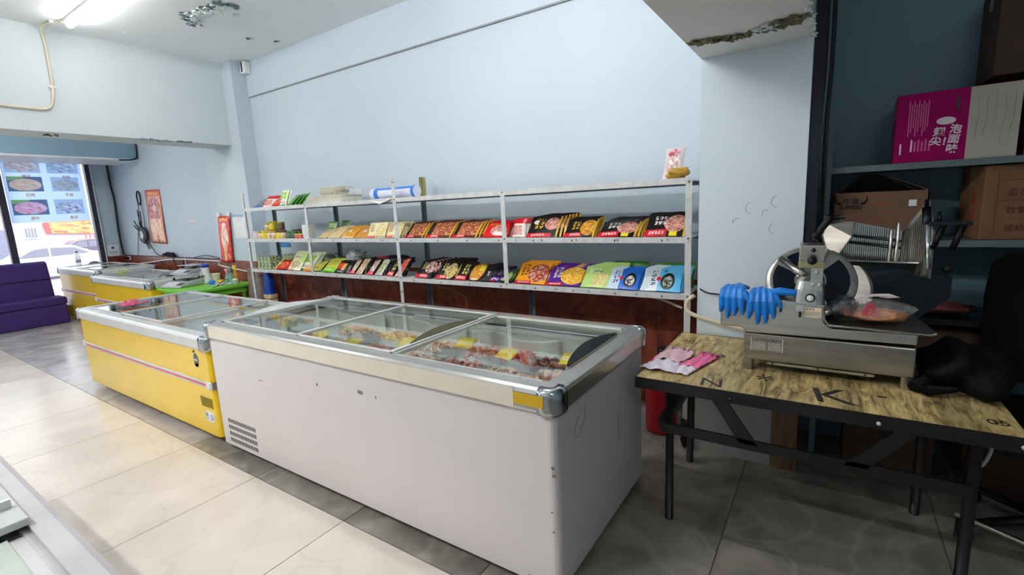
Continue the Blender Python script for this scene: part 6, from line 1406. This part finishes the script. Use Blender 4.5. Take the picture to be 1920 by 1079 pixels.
MB().tube(smooth([(.05, -.005, -.09), (.06, -.005, -.3), (.04, -.005, -.5)]), .004, 5).build('loose_end', M_DARKG, lc)
tube_thing('corner_cable', smooth([(-10.66, 3.34, 2.6), (-10.66, 3.34, 2.2), (-10.64, 3.35, 1.9), (-10.67, 3.34, 1.4), (-10.66, 3.34, .96)]), .016, M_SSD, 'dark cable bundle in the corner beside the shop window', 'cable')
tube_thing('box_cable', smooth([(-9.38, 3.36, 2.95), (-9.38, 3.36, 2.6), (-9.36, 3.3, 2.52), (-9.36, 3.1, 2.50)]), .012, M_SSD, 'dark cable at the end of the blue signboard box', 'cable')
tube_thing('router_cable', smooth([(-9.5, 3.36, 1.18), (-9.3, 3.36, 1.0), (-9.1, 3.36, .97), (-9.0, 3.36, 1.0)]), .006, M_DARKG, 'thin cable from the router to the adapter heap', 'cable')
ah = thing('adapter_heap', 'heap of black plugs and wires on the panel ledge below the gold poster', 'plug', (-8.75, 3.35, .96))
for k in range(4): MB().obox((-.16 + .1 * k, -.01, .03), (.07, .04, .045), (.2 * k, .3 * k, .4)).build('plug', M_BLACK, ah)
MB().tube(smooth([(-.2, -.02, .02), (-.05, -.03, .07), (.1, -.03, .05), (.2, -.03, -.1), (.32, -.03, -.25), (.42, -.03, -.2), (.5, -.03, -.05)]), .007, 6).build('lead', M_BLACK, ah)
tube_thing('wall_conduit', smooth([(-9.95, 3.35, .82), (-9.3, 3.35, .87), (-8.9, 3.35, .905), (-8.3, 3.35, .925), (-7.6, 3.35, .925), (-6.9, 3.35, .92)]), .012, M_WP, 'white conduit along the recess panels below the poster', 'conduit')
tube_thing('wall_conduit', smooth([(-6.84, 3.17, .925), (-6.83, 3.17, .90), (-6.5, 3.165, .87), (-6.0, 3.165, .83), (-5.6, 3.165, .80)]), .012, M_CREAM, 'pale conduit sloping down the pier panel towards the shelf', 'conduit')
tube_thing('thin_cable', smooth([(-8.0, 3.36, .955), (-7.6, 3.36, 1.0), (-7.2, 3.36, .965), (-6.9, 3.36, .95)]), .005, M_DARKG, 'thin dark cable arched on the panel ledge left of the red poster', 'cable')
pb = thing('meter_box', 'small white notice board with blue mark in the corner by the window', 'sign', (XW + .012, 3.21, .95))
MB().box(0, .012, -.09, .09, 0, .2).build('board', M_WP, pb, bevel=.003)
MB().box(.012, .0135, -.02, .02, .13, .17).build('mark', M_BLUE, pb)
MB().box(.012, .0135, -.06, .06, .07, .085).build('printed_line', M_GROOVE, pb); MB().box(.012, .0135, -.06, .06, .045, .055).build('printed_line', M_GROOVE, pb)
so = thing('wall_socket', 'small dark socket with plugs in the corner above the farthest freezer', 'socket', (-10.45, 3.36, .87))
MB().box(-.06, .06, -.02, 0, 0, .07).build('socket_plate', M_WP, so); MB().box(-.03, .04, -.05, -.02, .015, .06).build('plug', M_BLACK, so)
# sign of meat pictures inside the shop window
sg = thing('window_sign', 'light blue window sign with six pictures of meat', 'sign', (XW + .03, 2.49, 1.60))
MB().quad([(0, -.48, 0), (0, .48, 0), (0, .48, 1.05), (0, -.48, 1.05)]).build('sign_sheet', print_mat('sign_blue', rgb(190, 218, 248), [], .5, 0, .7), sg)
pics = [((rgb(236, 206, 196), rgb(220, 180, 160), rgb(246, 230, 226)), -.44, -.03, .78, 1.02), ((rgb(206, 214, 220), rgb(170, 180, 196), rgb(236, 240, 246)), .05, .44, .78, 1.03),
        ((rgb(246, 206, 176), rgb(236, 190, 160), rgb(250, 220, 196)), -.44, -.03, .49, .72), ((rgb(206, 208, 206), rgb(226, 206, 200), rgb(180, 184, 186)), .07, .42, .49, .72),
        ((rgb(246, 186, 206), rgb(240, 150, 170), rgb(250, 214, 224)), -.44, -.02, .12, .36), ((rgb(226, 224, 236), rgb(150, 146, 166), rgb(240, 240, 246)), .06, .43, .12, .36)]
lab = ['鸡爪', '毛肚', '白鸡', '牛肚', '肥牛', '鱼皮']
for k, (c_, ya, yb, za, zb) in enumerate(pics):
    pm = print_mat('meat_picture_print', rgb(120, 136, 160) if k in (2, 4) else rgb(206, 220, 240), ([('rect', 0, .75, .5, 1, rgb(150, 190, 130))] if k in (2, 4) else []) + [('food', .5, .45, .46, .4, c_[0], c_[1], c_[2], 9)], .5, 0, .7)
    MB().quad([(.0015, ya, za), (.0015, yb, za), (.0015, yb, zb), (.0015, ya, zb)], uv=[(0, 0), (1, 0), (1, 1), (0, 1)]).build('meat_picture', pm, sg)
    text(lab[k], .055, (.003, (ya + yb) / 2 + .03, za - .06), M_ORANGE, sg, rot=(PI / 2, 0, PI / 2), bold=.001)
MB().tube([(.004, .1, 1.03), (.004, .2, .99), (.004, .27, .97), (.004, .34, 1.03)], .008, 6).build('cable_loop', M_BLACK, sg)
